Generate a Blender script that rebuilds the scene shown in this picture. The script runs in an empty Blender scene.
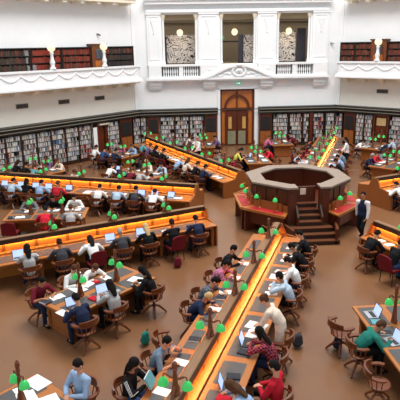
import bpy, bmesh, math, random
from mathutils import Vector, Matrix, Quaternion
rnd = random.Random(7)
sc = bpy.context.scene
COL = sc.collection
PI = math.pi

# ------------------------------------------------------------------ camera
K = 13.4/14.4
F = 536.76
YAW, PIT, ROL = -6.57780209e-02, 2.81360014e-01, -1.78292612e-02
CAM = Vector((-5.38548*K, -38.48515*K, 7.132638*K))
cy, sy = math.cos(YAW), math.sin(YAW)
fw = Vector((-sy*math.cos(PIT), cy*math.cos(PIT), -math.sin(PIT)))
r0 = Vector((cy, sy, 0)); u0 = r0.cross(fw)
cr, sr = math.cos(ROL), math.sin(ROL)
rt = cr*r0+sr*u0; up = -sr*r0+cr*u0
cd = bpy.data.cameras.new('camera'); cam = bpy.data.objects.new('camera', cd); COL.objects.link(cam)
cam.matrix_world = Matrix(((rt.x, up.x, -fw.x, CAM.x), (rt.y, up.y, -fw.y, CAM.y), (rt.z, up.z, -fw.z, CAM.z), (0, 0, 0, 1)))
cd.sensor_width = 36; cd.lens = F/400*36; cd.clip_start = .1; cd.clip_end = 300
sc.camera = cam

def pj(x, y, z):
    d = Vector((x, y, z))-CAM; w = d.dot(fw)
    return 200+F*d.dot(rt)/w, 200-F*d.dot(up)/w
def seen(x, y, z=1.0, m=14):
    u, v = pj(x, y, z)
    return -m < u < 400+m and -m < v < 400+m

# ------------------------------------------------------------------ light, world, exposure
w = bpy.data.worlds.new('world'); sc.world = w; w.use_nodes = True
bgn = w.node_tree.nodes['Background']
bgn.inputs[0].default_value = (0.90, 0.96, 1.0, 1); bgn.inputs[1].default_value = 0.54
def area(name, loc, sx, sy_, power, col, rot=(0, 0, 0), shape='RECTANGLE', spread=PI):
    l = bpy.data.lights.new(name, 'AREA'); l.shape = shape; l.size = sx
    if shape in ('RECTANGLE', 'ELLIPSE'): l.size_y = sy_
    l.energy = power; l.color = col; l.spread = spread
    o = bpy.data.objects.new(name, l); COL.objects.link(o); o.location = loc; o.rotation_euler = rot
    return o
area('dome_skylight', (0, -16.2, 26), 16, 16, 6200, (1, .98, .95), shape='DISK')
vs = sc.view_settings
vs.view_transform = 'Standard'; vs.look = 'None'; vs.gamma = 1; vs.use_curve_mapping = False; vs.exposure = 0.42
STRIP_W = 46

# ------------------------------------------------------------------ materials
def srgb(r, g, b):
    f = lambda c: (c/255/12.92) if c/255 <= .04045 else ((c/255+.055)/1.055)**2.4
    return (f(r), f(g), f(b), 1)
MATS = {}
def mat(name, col, rough=.6, spec=.4, metal=0, emis=None, es=0, kind='noise', scale=6, amt=.12, coat=0):
    if name in MATS: return MATS[name]
    m = bpy.data.materials.new(name); m.use_nodes = True; MATS[name] = m
    nt = m.node_tree; b = nt.nodes['Principled BSDF']
    b.inputs['Roughness'].default_value = rough; b.inputs['Metallic'].default_value = metal
    b.inputs['Specular IOR Level'].default_value = spec
    b.inputs['Coat Weight'].default_value = coat
    tc = nt.nodes.new('ShaderNodeTexCoord')
    if kind == 'noise':
        n = nt.nodes.new('ShaderNodeTexNoise'); n.inputs['Scale'].default_value = scale; n.inputs['Detail'].default_value = 4
        src = n.outputs['Fac']; nt.links.new(tc.outputs['Object'], n.inputs['Vector'])
    else:
        mp = nt.nodes.new('ShaderNodeMapping'); nt.links.new(tc.outputs['Object'], mp.inputs['Vector'])
        mp.inputs['Scale'].default_value = (1, 9, 9) if kind == 'woodx' else (9, 9, 1)
        n = nt.nodes.new('ShaderNodeTexNoise'); n.inputs['Scale'].default_value = scale; n.inputs['Detail'].default_value = 5
        n.inputs['Distortion'].default_value = .6
        nt.links.new(mp.outputs['Vector'], n.inputs['Vector']); src = n.outputs['Fac']
    r = nt.nodes.new('ShaderNodeValToRGB')
    c = Vector(col[:3])
    r.color_ramp.elements[0].position = .3; r.color_ramp.elements[1].position = .7
    r.color_ramp.elements[0].color = (*(c*(1-amt)), 1); r.color_ramp.elements[1].color = (*[min(1, v) for v in c*(1+amt)], 1)
    nt.links.new(src, r.inputs['Fac']); nt.links.new(r.outputs['Color'], b.inputs['Base Color'])
    if emis:
        b.inputs['Emission Color'].default_value = emis; b.inputs['Emission Strength'].default_value = es
    return m
WALL = mat('white_plaster', srgb(240, 242, 243), .7, .2, amt=.015, scale=2)
CREAM = mat('cream_plaster', srgb(236, 226, 205), .7, .2, amt=.02, scale=2)
LOWW = mat('lower_wall_white', srgb(236, 231, 220), .7, .2, amt=.015, scale=2)  # warmer tint than WALL, used on the lower box of the side walls
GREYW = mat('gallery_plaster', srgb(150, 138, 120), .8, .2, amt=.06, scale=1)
DARKG = mat('dark_green_paint', srgb(34, 32, 27), .45, .4, amt=.15)
LINE = mat('pale_moulding', srgb(140, 136, 122), .5, .4, amt=.05)
WOOD = mat('oak_wood', srgb(150, 88, 42), .38, .45, kind='woodx', scale=3, amt=.25)
TOPW = mat('honey_oak_desktop', srgb(178, 108, 50), .33, .5, kind='woodx', scale=3, amt=.1)
RAILW = mat('rail_oak', srgb(138, 100, 68), .4, .4, kind='woodx', scale=3, amt=.15)
REDW = mat('red_brown_wood', srgb(88, 38, 18), .38, .45, kind='woodz', scale=3, amt=.3)
DARKW = mat('dark_wood', srgb(52, 30, 20), .45, .4, kind='woodz', scale=3, amt=.3)
CHW = mat('chair_oak', srgb(112, 58, 28), .35, .5, kind='woodz', scale=3, amt=.3)
PANEL = mat('partition_oak', srgb(204, 130, 56), .5, .35, kind='woodx', scale=2, amt=.05)
GLASSY = mat('varnished_door_wood', srgb(186, 108, 46), .25, .6, kind='woodz', scale=2, amt=.25)
LEATH = mat('dark_grey_leather', srgb(84, 82, 82), .38, .4, amt=.12, scale=20)
GREYT = mat('grey_counter_top', srgb(148, 130, 116), .45, .4, amt=.07, scale=5)
REDL = mat('red_leather', srgb(186, 44, 46), .45, .4, amt=.1, scale=20)
MARO = mat('maroon_fabric', srgb(104, 22, 30), .8, .2, amt=.15, scale=30)
BRASS = mat('brass', srgb(176, 132, 62), .3, .5, 1)
BLACKM = mat('black_metal', srgb(28, 27, 27), .45, .5)
BOARD = mat('dark_board', srgb(36, 34, 34), .6, .3)
GLOBE = mat('glowing_globe', (.3, .27, .22, 1), .3, emis=(1, .82, .52, 1), es=.85)
WGLOBE = GLOBE
GREEN = mat('green_glass_shade', srgb(26, 160, 74), .2, .6, emis=srgb(80, 225, 110), es=.28)
BULB = mat('lamp_bulb', (1, .95, .8, 1), .3, emis=(1, .92, .7, 1), es=3)
SIGN = mat('green_exit_glow', srgb(60, 190, 140), .4, emis=srgb(70, 190, 150), es=.2)
SIGNW = mat('white_exit_glow', (1, 1, 1, 1), .4, emis=(1, 1, 1, 1), es=.7)
PAPER = mat('white_paper', srgb(240, 240, 238), .8, .1, amt=.02)
SKIN = mat('skin_light', srgb(206, 152, 122), .55, .3, amt=.05)
SKIN2 = mat('skin_tan', srgb(176, 120, 88), .55, .3, amt=.05)
EYE = mat('eye_dark', srgb(30, 22, 18), .3)
LIP = mat('lip', srgb(160, 84, 76), .5)
SCREEN = mat('laptop_screen', srgb(150, 170, 215), .3, emis=srgb(170, 190, 235), es=.75)
SILVER = mat('silver_plastic', srgb(180, 182, 186), .35, .5, .3)
def fab(name, r, g, b, amt=.1): return mat('fabric_'+name, srgb(r, g, b), .85, .15, amt=amt, scale=14)
# floor: polished brown covering with radial-free mottling
def floor_mat():
    m = bpy.data.materials.new('polished_brown_floor'); m.use_nodes = True
    nt = m.node_tree; b = nt.nodes['Principled BSDF']; L = nt.links
    tc = nt.nodes.new('ShaderNodeTexCoord')
    n = nt.nodes.new('ShaderNodeTexNoise'); n.inputs['Scale'].default_value = .35; n.inputs['Detail'].default_value = 6
    L.new(tc.outputs['Object'], n.inputs['Vector'])
    r = nt.nodes.new('ShaderNodeValToRGB')
    r.color_ramp.elements[0].position = .35; r.color_ramp.elements[0].color = srgb(128, 88, 60)
    r.color_ramp.elements[1].position = .68; r.color_ramp.elements[1].color = srgb(146, 102, 70)
    L.new(n.outputs['Fac'], r.inputs['Fac'])
    n2 = nt.nodes.new('ShaderNodeTexNoise'); n2.inputs['Scale'].default_value = 25
    L.new(tc.outputs['Object'], n2.inputs['Vector'])
    mx = nt.nodes.new('ShaderNodeMix'); mx.data_type = 'RGBA'; mx.blend_type = 'MULTIPLY'; mx.inputs['Factor'].default_value = .18
    L.new(r.outputs['Color'], mx.inputs['A']); L.new(n2.outputs['Color'], mx.inputs['B'])
    L.new(mx.outputs['Result'], b.inputs['Base Color'])
    b.inputs['Roughness'].default_value = .24; b.inputs['Specular IOR Level'].default_value = .6
    return m
FLOORM = floor_mat()

# ------------------------------------------------------------------ mesh helpers
class MB:
    def __init__(s): s.bm = bmesh.new()
    def _m(s, vs, mi, fs):
        for f in fs:
            try:
                ff = s.bm.faces.new([vs[i] for i in f]); ff.material_index = mi
            except ValueError: pass
    def box(s, x0, x1, y0, y1, z0, z1, mi=0):
        v = [s.bm.verts.new(p) for p in ((x0, y0, z0), (x1, y0, z0), (x1, y1, z0), (x0, y1, z0), (x0, y0, z1), (x1, y0, z1), (x1, y1, z1), (x0, y1, z1))]
        s._m(v, mi, ((3, 2, 1, 0), (4, 5, 6, 7), (0, 1, 5, 4), (1, 2, 6, 5), (2, 3, 7, 6), (3, 0, 4, 7))); return s
    def obox(s, c, ax, ay, az, mi=0):
        c, ax, ay, az = map(Vector, (c, ax, ay, az))
        v = [s.bm.verts.new(c+ax*a+ay*b+az*d) for a, b, d in ((-1, -1, -1), (1, -1, -1), (1, 1, -1), (-1, 1, -1), (-1, -1, 1), (1, -1, 1), (1, 1, 1), (-1, 1, 1))]
        s._m(v, mi, ((3, 2, 1, 0), (4, 5, 6, 7), (0, 1, 5, 4), (1, 2, 6, 5), (2, 3, 7, 6), (3, 0, 4, 7))); return s
    def prism(s, pts, z0, z1, mi=0, axis='z'):
        def P(p, z): return {'z': (p[0], p[1], z), 'y': (p[0], z, p[1]), 'x': (z, p[0], p[1])}[axis]
        a = [s.bm.verts.new(P(p, z0)) for p in pts]; b = [s.bm.verts.new(P(p, z1)) for p in pts]
        n = len(pts)
        for f in ([a[::-1]], [b]):
            try: s.bm.faces.new(f[0]).material_index = mi
            except ValueError: pass
        for i in range(n):
            s.bm.faces.new((a[i], a[(i+1) % n], b[(i+1) % n], b[i])).material_index = mi
        return s
    def lathe(s, prof, c=(0, 0, 0), n=12, mi=0):
        rings = []
        for r, z in prof:
            rings.append([s.bm.verts.new((c[0]+r*math.cos(2*PI*k/n), c[1]+r*math.sin(2*PI*k/n), c[2]+z)) for k in range(n)])
        for a, b in zip(rings, rings[1:]):
            for k in range(n): s.bm.faces.new((a[k], a[(k+1) % n], b[(k+1) % n], b[k])).material_index = mi
        s.bm.faces.new(rings[0][::-1]).material_index = mi; s.bm.faces.new(rings[-1]).material_index = mi
        return s
    def ell(s, c, rx, ry, rz, R=None, n=14, m=9, mi=0):
        c = Vector(c); R = R or Matrix.Identity(3)
        rings = []
        for j in range(1, m):
            t = PI*j/m
            rings.append([s.bm.verts.new(c+R@Vector((rx*math.sin(t)*math.cos(2*PI*k/n), ry*math.sin(t)*math.sin(2*PI*k/n), -rz*math.cos(t)))) for k in range(n)])
        for a, b in zip(rings, rings[1:]):
            for k in range(n): s.bm.faces.new((a[k], a[(k+1) % n], b[(k+1) % n], b[k])).material_index = mi
        lo = s.bm.verts.new(c+R@Vector((0, 0, -rz))); hi = s.bm.verts.new(c+R@Vector((0, 0, rz)))
        for k in range(n):
            s.bm.faces.new((lo, rings[0][(k+1) % n], rings[0][k])).material_index = mi
            s.bm.faces.new((hi, rings[-1][k], rings[-1][(k+1) % n])).material_index = mi
        return s
    def tube(s, pts, rad, n=7, mi=0):
        pts = [Vector(p) for p in pts]; rr = rad if isinstance(rad, (list, tuple)) else [rad]*len(pts)
        rings = []
        for i, p in enumerate(pts):
            d = (pts[min(i+1, len(pts)-1)]-pts[max(i-1, 0)]).normalized()
            ref = Vector((0, 0, 1)) if abs(d.z) < .9 else Vector((1, 0, 0))
            a = d.cross(ref).normalized(); b = d.cross(a)
            rings.append([s.bm.verts.new(p+(a*math.cos(2*PI*k/n)+b*math.sin(2*PI*k/n))*rr[i]) for k in range(n)])
        for a, b in zip(rings, rings[1:]):
            for k in range(n): s.bm.faces.new((a[k], a[(k+1) % n], b[(k+1) % n], b[k])).material_index = mi
        s.bm.faces.new(rings[0][::-1]).material_index = mi; s.bm.faces.new(rings[-1]).material_index = mi
        return s
    def cap(s, p0, p1, r0, r1, xa=(1, 0, 0), n=12):
        """tapered elliptical capsule; r = (wide, deep)"""
        p0, p1 = Vector(p0), Vector(p1); d = (p1-p0); L = d.length; d.normalize()
        xa = Vector(xa); a = (xa-d*xa.dot(d))
        a = a.normalized() if a.length > 1e-3 else d.orthogonal().normalized()
        b = d.cross(a); rings = []
        prof = [(-.95, .3), (-.7, .7), (-.35, .93)]
        seq = [(t*min(r0), c, r0) for t, c in prof]+[(0, 1, r0), (L, 1, r1)]+[(L-t*min(r1), c, r1) for t, c in prof[::-1]]
        for t, c, r in seq:
            rings.append([s.bm.verts.new(p0+d*t+a*(r[0]*c*math.cos(2*PI*k/n))+b*(r[1]*c*math.sin(2*PI*k/n))) for k in range(n)])
        for u, v in zip(rings, rings[1:]):
            for k in range(n): s.bm.faces.new((u[k], u[(k+1) % n], v[(k+1) % n], v[k]))
        s.bm.faces.new(rings[0][::-1]); s.bm.faces.new(rings[-1])
        return s
    def mesh(s, name, mats, smooth=False):
        bmesh.ops.recalc_face_normals(s.bm, faces=s.bm.faces[:])
        me = bpy.data.meshes.new(name); s.bm.to_mesh(me); s.bm.free()
        for m in (mats if isinstance(mats, (list, tuple)) else [mats]): me.materials.append(m)
        if smooth:
            for p in me.polygons: p.use_smooth = True
        return me
    def build(s, name, mats, parent=None, smooth=False, loc=(0, 0, 0), rz=0, bev=0):
        o = link(name, s.mesh(name, mats, smooth), parent, loc, rz)
        if bev:
            m = o.modifiers.new('bevel', 'BEVEL'); m.width = bev; m.segments = 2; m.limit_method = 'ANGLE'
        return o
def link(name, data, parent=None, loc=(0, 0, 0), rz=0):
    o = bpy.data.objects.new(name, data); COL.objects.link(o)
    o.location = loc; o.rotation_euler = (0, 0, rz)
    if parent: o.parent = parent
    return o
def thing(name, label, cat, loc=(0, 0, 0), rz=0, group=None):
    o = link(name, None, None, loc, rz); o['label'] = label; o['category'] = cat
    if group: o['group'] = group
    o.empty_display_size = .2
    return o
def tag(o, label, cat, group=None, kind=None):
    o['label'] = label; o['category'] = cat
    if group: o['group'] = group
    if kind: o['kind'] = kind
    return o
def struct(o): o['kind'] = 'structure'; return o
def remesh(mb, voxel, mats, name, smooth=2):
    me = mb.mesh(name, mats); o = bpy.data.objects.new('tmp', me); COL.objects.link(o)
    m = o.modifiers.new('r', 'REMESH'); m.mode = 'VOXEL'; m.voxel_size = voxel; m.use_smooth_shade = True
    if smooth:
        k = o.modifiers.new('s', 'SMOOTH'); k.iterations = smooth; k.factor = .5
    dg = bpy.context.evaluated_depsgraph_get()
    out = bpy.data.meshes.new_from_object(o.evaluated_get(dg)); out.name = name
    bpy.data.objects.remove(o)
    if not out.materials:
        for q in (mats if isinstance(mats, (list, tuple)) else [mats]): out.materials.append(q)
    return out
def dup(root, loc, rz, label=None, group=None):
    r = root.copy(); COL.objects.link(r); r.location = loc; r.rotation_euler = (0, 0, rz)
    if label: r['label'] = label
    if group: r['group'] = group
    for ch in list(root.children):
        c = ch.copy(); COL.objects.link(c); c.parent = r
        for g in list(ch.children):
            d = g.copy(); COL.objects.link(d); d.parent = c
    return r

# ================================================================== ROOM SHELL
HS = 6.7                      # half a side of the octagon
CEN = Vector((0, -16.18, 0))
TOPZ = 9.7
S2 = math.sqrt(.5)
# floor
m = MB(); AP = 16.18+.5
Rr = AP/math.cos(PI/8)
m.prism([(Rr*math.sin(PI/8+k*PI/4), Rr*math.cos(PI/8+k*PI/4)) for k in range(8)], -.2, 0)
struct(m.build('floor', FLOORM, loc=CEN))

# --- facade wall with the arcade
wl = MB()
Y0, Y1 = 0, .45
xs = [-6.7, -4.9, -2.62, -1.18, 1.16, 2.5, 4.72, 6.7]
def wb(x0, x1, z0, z1, y0=Y0, y1=Y1): wl.box(x0, x1, y0, y1, z0, z1)
wb(-6.9, -1.3, 0, 4.5); wb(1.25, 6.9, 0, 4.5); wb(-1.3, 1.25, 3.85, 4.5)
wb(-6.9, 6.9, 4.5, 5.42); wb(-6.9, 6.9, 8.52, TOPZ)
for a, b in ((-6.9, -4.9), (-2.62, -1.18), (1.16, 2.5), (4.72, 6.9)): wb(a, b, 5.42, 8.52)
# ledge, string courses, entablature
wl.box(-5.98, 5.98, -.55, 0, 4.47, 4.6); wl.box(-5.9, 5.9, -.45, 0, 4.38, 4.47)
wl.box(-5.85, 5.85, -.22, 0, 8.62, 8.8); wl.box(-5.9, 5.9, -.4, 0, 9.1, 9.32); wl.box(-5.95, 5.95, -.52, 0, 9.32, 9.5)
for a, b in ((-5.85, -4.95), (-2.55, -1.28), (1.25, 2.45), (4.82, 5.88)):
    wl.box(a, b, -.14, 0, 5.42, 8.62)                          # pilaster
    w_ = b-a
    for z0, z1 in ((5.75, 5.8), (8.35, 8.4)): wl.box(a+.14, b-.14, -.18, -.14, z0, z1)
    for x in (a+.14, b-.18): wl.box(x, x+.04, -.18, -.14, 5.8, 8.35)
    cx = (a+b)/2                                               # drop ornament
    wl.prism([(cx-.2, 8.2), (cx-.12, 7.95), (cx-.03, 7.6), (cx, 7.3), (cx+.03, 7.6), (cx+.12, 7.95), (cx+.2, 8.2)], -.2, -.14, axis='y')
    wl.ell((cx, -.17, 8.12), .13, .05, .1); wl.ell((cx, -.17, 7.75), .06, .04, .08); wl.ell((cx, -.17, 7.38), .04, .04, .07)
    wl.box(a-.03, b+.03, -.2, 0, 8.5, 8.62); wl.box(a-.03, b+.03, -.2, 0, 5.42, 5.52)
    wl.box(a+.05, b-.05, -.42, 0, 4.6, 5.42)                   # pedestal under pilaster
    # console block with steps below the ledge
    wl.box(cx-.42, cx+.42, -.34, 0, 4.16, 4.38); wl.box(cx-.38, cx+.38, -.24, 0, 3.98, 4.16); wl.box(cx-.34, cx+.34, -.15, 0, 3.86, 3.98)
# parapet coping in front of side openings
for a, b in ((-5.0, -2.5), (2.4, 4.9)):
    wl.box(a, b, -.46, -.08, 5.33, 5.45); wl.box(a, b, -.44, -.1, 4.6, 4.7)
    wl.box((a+b)/2-.14, (a+b)/2+.14, -.42, -.12, 4.7, 5.33)
facade = struct(wl.build('wall_front', WALL, bev=0))
# opening half columns and capitals
oc_ = MB()
for a, b in ((-4.9, -2.62), (-1.18, 1.16), (2.5, 4.72)):
    for x in (a+.09, b-.09):
        oc_.lathe([(.1, 5.45), (.1, 5.6), (.075, 5.65), (.07, 8.15), (.1, 8.2)], (x, .05, 0), 12)
        oc_.lathe([(.08, 8.2), (.12, 8.3), (.15, 8.42), (.15, 8.5)], (x, .05, 0), 12, mi=1)
struct(oc_.build('trim_1', [WALL, CREAM], smooth=False))
# balusters
bal = MB()
for a, b in ((-4.92, -3.92), (-3.6, -2.62), (2.52, 3.42), (3.78, 4.75)):
    n = 7
    for k in range(n):
        x = a+(k+.5)*(b-a)/n
        bal.lathe([(.035, 4.7), (.05, 4.76), (.025, 4.82), (.055, 4.98), (.045, 5.08), (.022, 5.22), (.045, 5.28), (.045, 5.33)], (x, -.27, 0), 8)
struct(bal.build('trim_2', WALL, facade))
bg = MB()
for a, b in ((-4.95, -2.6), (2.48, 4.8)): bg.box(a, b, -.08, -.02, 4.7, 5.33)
struct(bg.build('trim_3', mat('recess_shade_colour', srgb(84, 80, 76), .8), facade))  # dark sheet behind the balusters, recess shade put into its colour
# curved pediment over the door with wreath
pd = MB()
N = 24; upc = []; loc_ = []
for i in range(N+1):
    t = -1+2*i/N
    x = t*2.35; z = 4.62+.78*(.5+.5*math.cos(PI*min(1, abs(t))))**.75
    upc.append((x, z)); loc_.append((x, max(4.6, z-.2)))
pd.prism([(-2.35, 4.6)]+[(x, z-.16) for x, z in upc[1:-1]]+[(2.35, 4.6)], -.4, 0, axis='y')
for (x0, z0), (x1, z1) in zip(upc, upc[1:]):
    pd.prism([(x0, z0-.14), (x1, z1-.14), (x1, z1), (x0, z0)], -.58, 0, axis='y')
# volutes, wreath, swag leaves
for k in range(18):
    a = 2*PI*k/18; pd.ell((.0+.42*math.cos(a), -.46, 4.98+.3*math.sin(a)), .1, .1, .09, n=8, m=6)
pd.ell((0, -.46, 4.98), .26, .1, .2); pd.ell((0, -.55, 5.02), .12, .08, .12, n=10, m=6)
pd.ell((0, -.56, 5.36), .2, .12, .1, n=10, m=6)
for s in (-1, 1):
    for k in range(7):
        pd.ell((s*(.62+.16*k), -.44, 4.8+.18*math.sin(k*1.2)*.5-.01*k), .12, .07, .07-.004*k, n=8, m=6)
    pd.box(min(s*1.35, s*2.2), max(s*1.35, s*2.2), -.45, -.4, 4.68, 4.72)
    pd.ell((s*1.9, -.4, 5.1), .18, .05, .1, n=8, m=6)
struct(pd.build('trim_4', WALL, facade))
# door opening lining
dl = MB()
dl.box(-1.38, -1.2, -.08, .5, 0, 3.85); dl.box(1.1, 1.32, -.08, .5, 0, 3.85); dl.box(-1.38, 1.32, -.08, .5, 3.8, 3.95)
struct(dl.build('trim_5', WALL, facade))
# gallery room behind the openings
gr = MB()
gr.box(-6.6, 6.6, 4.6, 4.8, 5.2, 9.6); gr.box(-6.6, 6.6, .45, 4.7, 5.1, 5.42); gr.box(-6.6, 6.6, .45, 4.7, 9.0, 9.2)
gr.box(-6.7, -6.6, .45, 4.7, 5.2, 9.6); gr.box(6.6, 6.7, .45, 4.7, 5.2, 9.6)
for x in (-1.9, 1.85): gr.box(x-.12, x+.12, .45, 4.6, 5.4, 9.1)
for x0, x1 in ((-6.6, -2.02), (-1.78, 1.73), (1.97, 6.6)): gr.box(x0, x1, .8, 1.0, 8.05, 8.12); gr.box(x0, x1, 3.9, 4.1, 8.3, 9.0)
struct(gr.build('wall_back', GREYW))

# --- entrance door
dr = thing('door_1', '', '', (0, .25, 0)); del dr['label']; del dr['category']; struct(dr)
d = MB()
d.box(-1.2, -1.08, -.1, .12, 0, 3.8); d.box(.98, 1.1, -.1, .12, 0, 3.8); d.box(-1.2, 1.1, -.1, .12, 3.68, 3.8)
d.box(-1.08, .98, -.12, .1, 2.42, 2.55); d.box(-.09, -.01, -.1, .1, 2.5, 3.7)
for x in (-.8, .66): d.box(x-.05, x+.05, -.13, .1, 0, 2.45)
N = 20
for i in range(N):
    a0, a1 = PI*i/N, PI*(i+1)/N
    p = lambda r, a: (-.05+r*math.cos(a), 2.52+r*1.08*math.sin(a))
    d.prism([p(.74, a0), p(.86, a0), p(.86, a1), p(.74, a1)], -.15, .06, axis='y')
    if i == 10: 
        q = (a0); c0, c1 = p(0.7, q), p(1.1, q); nx = Vector((-(c1[1]-c0[1]), c1[0]-c0[0])).normalized()*.018
        d.prism([(c0[0]-nx.x, c0[1]-nx.y), (c1[0]-nx.x, c1[1]-nx.y), (c1[0]+nx.x, c1[1]+nx.y), (c0[0]+nx.x, c0[1]+nx.y)], -.1, .0, axis='y')
d.build('door_frame', REDW, dr)
g = MB(); g.box(-1.08, .98, .0, .03, 2.55, 3.68); g.box(-1.08, -.85, .0, .03, .1, 2.42); g.box(.71, .98, .0, .03, .1, 2.42)
g.build('fanlight_panel', GLASSY, dr)
for s, x0, x1 in ((-1, -.75, -.07), (1, -.03, .61)):
    l = MB(); l.box(x0, x1, -.05, .0, .02, 2.42); l.box(x0+.08, x1-.08, -.08, -.05, .1, .78)
    leaf = l.build('door_leaf', REDW, dr)
    g = MB(); g.box(x0+.07, x1-.07, -.085, -.05, .1, 1.0); g.build('lower_pane', mat('dim_glass', srgb(138, 134, 108), .12, .6), leaf)
    g = MB(); g.box(*((x0+.12, x1-.34) if s < 0 else (x0+.34, x1-.06)), -.075, -.05, 1.15, 1.95); g.build('upper_pane', mat('warm_glass', srgb(206, 160, 92), .2, .6), leaf)
    h = MB(); h.tube([(x1-.05 if s < 0 else x0+.05, -.1, .95), (x1-.05 if s < 0 else x0+.05, -.1, 1.3)], .014); h.build('door_handle', BRASS, leaf)
bk = MB(); bk.box(-1.3, 1.25, .3, .4, 0, 3.9); struct(bk.build('trim_6', REDW))
# thin dark rod across the door
th = MB(); th.tube([(-1.35, -.3, 2.5), (1.3, -.3, 2.5)], .025, 8)
struct(th.build('trim_7', BLACKM))
# exit sign
es = thing('exit_sign', 'small green illuminated running man exit sign above the entrance door', 'exit sign', (0, -.02, 4.1))
es.scale = (.72, 1, .72)
m = MB(); m.box(-.24, .24, -.08, 0, 0, .22); m.build('sign_box', SIGN, es)
m = MB(); m.box(-.2, -.02, -.09, -.08, .09, .13); m.prism([(-.02, .05), (.06, .11), (-.02, .17)], -.09, -.08, axis='y')
m.ell((.12, -.085, .175), .02, .01, .02, n=8, m=6); m.box(.1, .14, -.09, -.08, .09, .155); m.box(.07, .11, -.09, -.08, .03, .09); m.box(.13, .17, -.09, -.08, .03, .09)
m.build('sign_symbol', SIGNW, es)

# pendants, artworks in the gallery
for i, (x, z, nm) in enumerate(((-3.72, 7.42, 'left'), (-.12, 7.42, 'middle'), (3.5, 7.42, 'right'))):
    t = thing('pendant_lamp', f'glowing globe pendant lamp in the {nm} upper gallery opening', 'pendant lamp', (x, .9, z), group='globe pendants in the gallery openings')
    MB().ell((0, 0, 0), .21, .21, .21, n=18, m=12).build('globe', GLOBE, t, True)
    MB().tube([(0, 0, .2), (0, 0, 1.58)], .012).build('rod', BRASS, t)
    pl = bpy.data.lights.new('pendant_light', 'POINT'); pl.energy = 14; pl.color = (1, .86, .66); pl.shadow_soft_size = .22
    link('pendant_light', pl, None, (x, .9, z-.02-.3))
    MB().lathe([(.05, .18), (.08, .22), (.03, .28)], n=10).build('cap', BRASS, t)
def scribble_mat():
    m = bpy.data.materials.new('scribbled_pattern'); m.use_nodes = True; nt = m.node_tree; b = nt.nodes['Principled BSDF']; L = nt.links
    tc = nt.nodes.new('ShaderNodeTexCoord'); n = nt.nodes.new('ShaderNodeTexNoise')
    n.inputs['Scale'].default_value = 1.9; n.inputs['Detail'].default_value = 1.5; n.inputs['Distortion'].default_value = 3.0
    L.new(tc.outputs['Object'], n.inputs['Vector'])
    r = nt.nodes.new('ShaderNodeValToRGB'); e = r.color_ramp.elements
    e[0].position = .40; e[0].color = srgb(205, 198, 192)
    e[1].position = .56; e[1].color = srgb(200, 192, 186)
    for p, c in ((.445, (215, 205, 200)), (.46, (30, 28, 30)), (.515, (30, 28, 30)), (.53, (215, 205, 200))):
        q = e.new(p); q.color = srgb(*c)
    L.new(n.outputs['Fac'], r.inputs['Fac']); L.new(r.outputs['Color'], b.inputs['Base Color']); b.inputs['Roughness'].default_value = .7
    return m
SCR = scribble_mat()
for x0, x1, y, z1, lb in ((-4.6, -2.2, 1.6, 7.3, 'large black and white scribble patterned panel in the left gallery opening'),
                      (.55, 1.45, 1.4, 7.25, 'narrow black and white patterned panel at right of middle gallery opening'),
                      (2.3, 4.12, 1.5, 7.4, 'large black and white patterned panel in the right gallery opening')):
    t = thing('artwork_panel', lb, 'artwork', (x0, y, 5.42))
    MB().box(0, x1-x0, 0, .06, 0.05, z1-5.42).build('panel_face', SCR, t)
    MB().box(-.04, x1-x0+.04, .06, .14, 0, z1-5.40).build('panel_back', BOARD, t)
for x0, x1, y, z1, lb in ((-4.85, -4.62, 1.4, 7.2, 'dark narrow partition beside the left patterned panel'), (.2, .52, 1.3, 7.25, 'dark narrow partition in the middle gallery opening'), (4.18, 4.75, 1.3, 7.6, 'dark partition at right side of the right gallery opening')):
    t = thing('partition_screen', lb, 'partition', (x0, y, 5.42))
    MB().box(0, x1-x0, 0, .12, 0, z1-5.42).build('screen_panel', mat('dark_blue_grey', srgb(44, 44, 54), .6), t)
    MB().box(-.03, x1-x0+.03, -.05, .17, 0, .05).build('foot_plate', BLACKM, t)
t = thing('shelf_unit', 'dark low shelf with a green sign above it behind the middle gallery opening', 'shelf', (-1.1, 2.2, 5.42))
MB().box(0, 1.9, 0, .3, 1.35, 1.45).build('shelf_top', BOARD, t); MB().box(0, .08, 0, .3, 0, 1.35).build('side_panel', BOARD, t); MB().box(1.82, 1.9, 0, .3, 0, 1.35).build('side_panel', BOARD, t)
t = thing('exit_sign', 'dim green exit sign behind the middle gallery opening', 'exit sign', (-.95, 2.3, 6.98))
MB().box(-.28, .28, 0, .08, 0, .22).build('sign_box', SIGN, t); MB().prism([(-.05, .05), (.08, .11), (-.05, .17)], -.01, 0, axis='y').build('sign_symbol', SIGNW, t)

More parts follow.
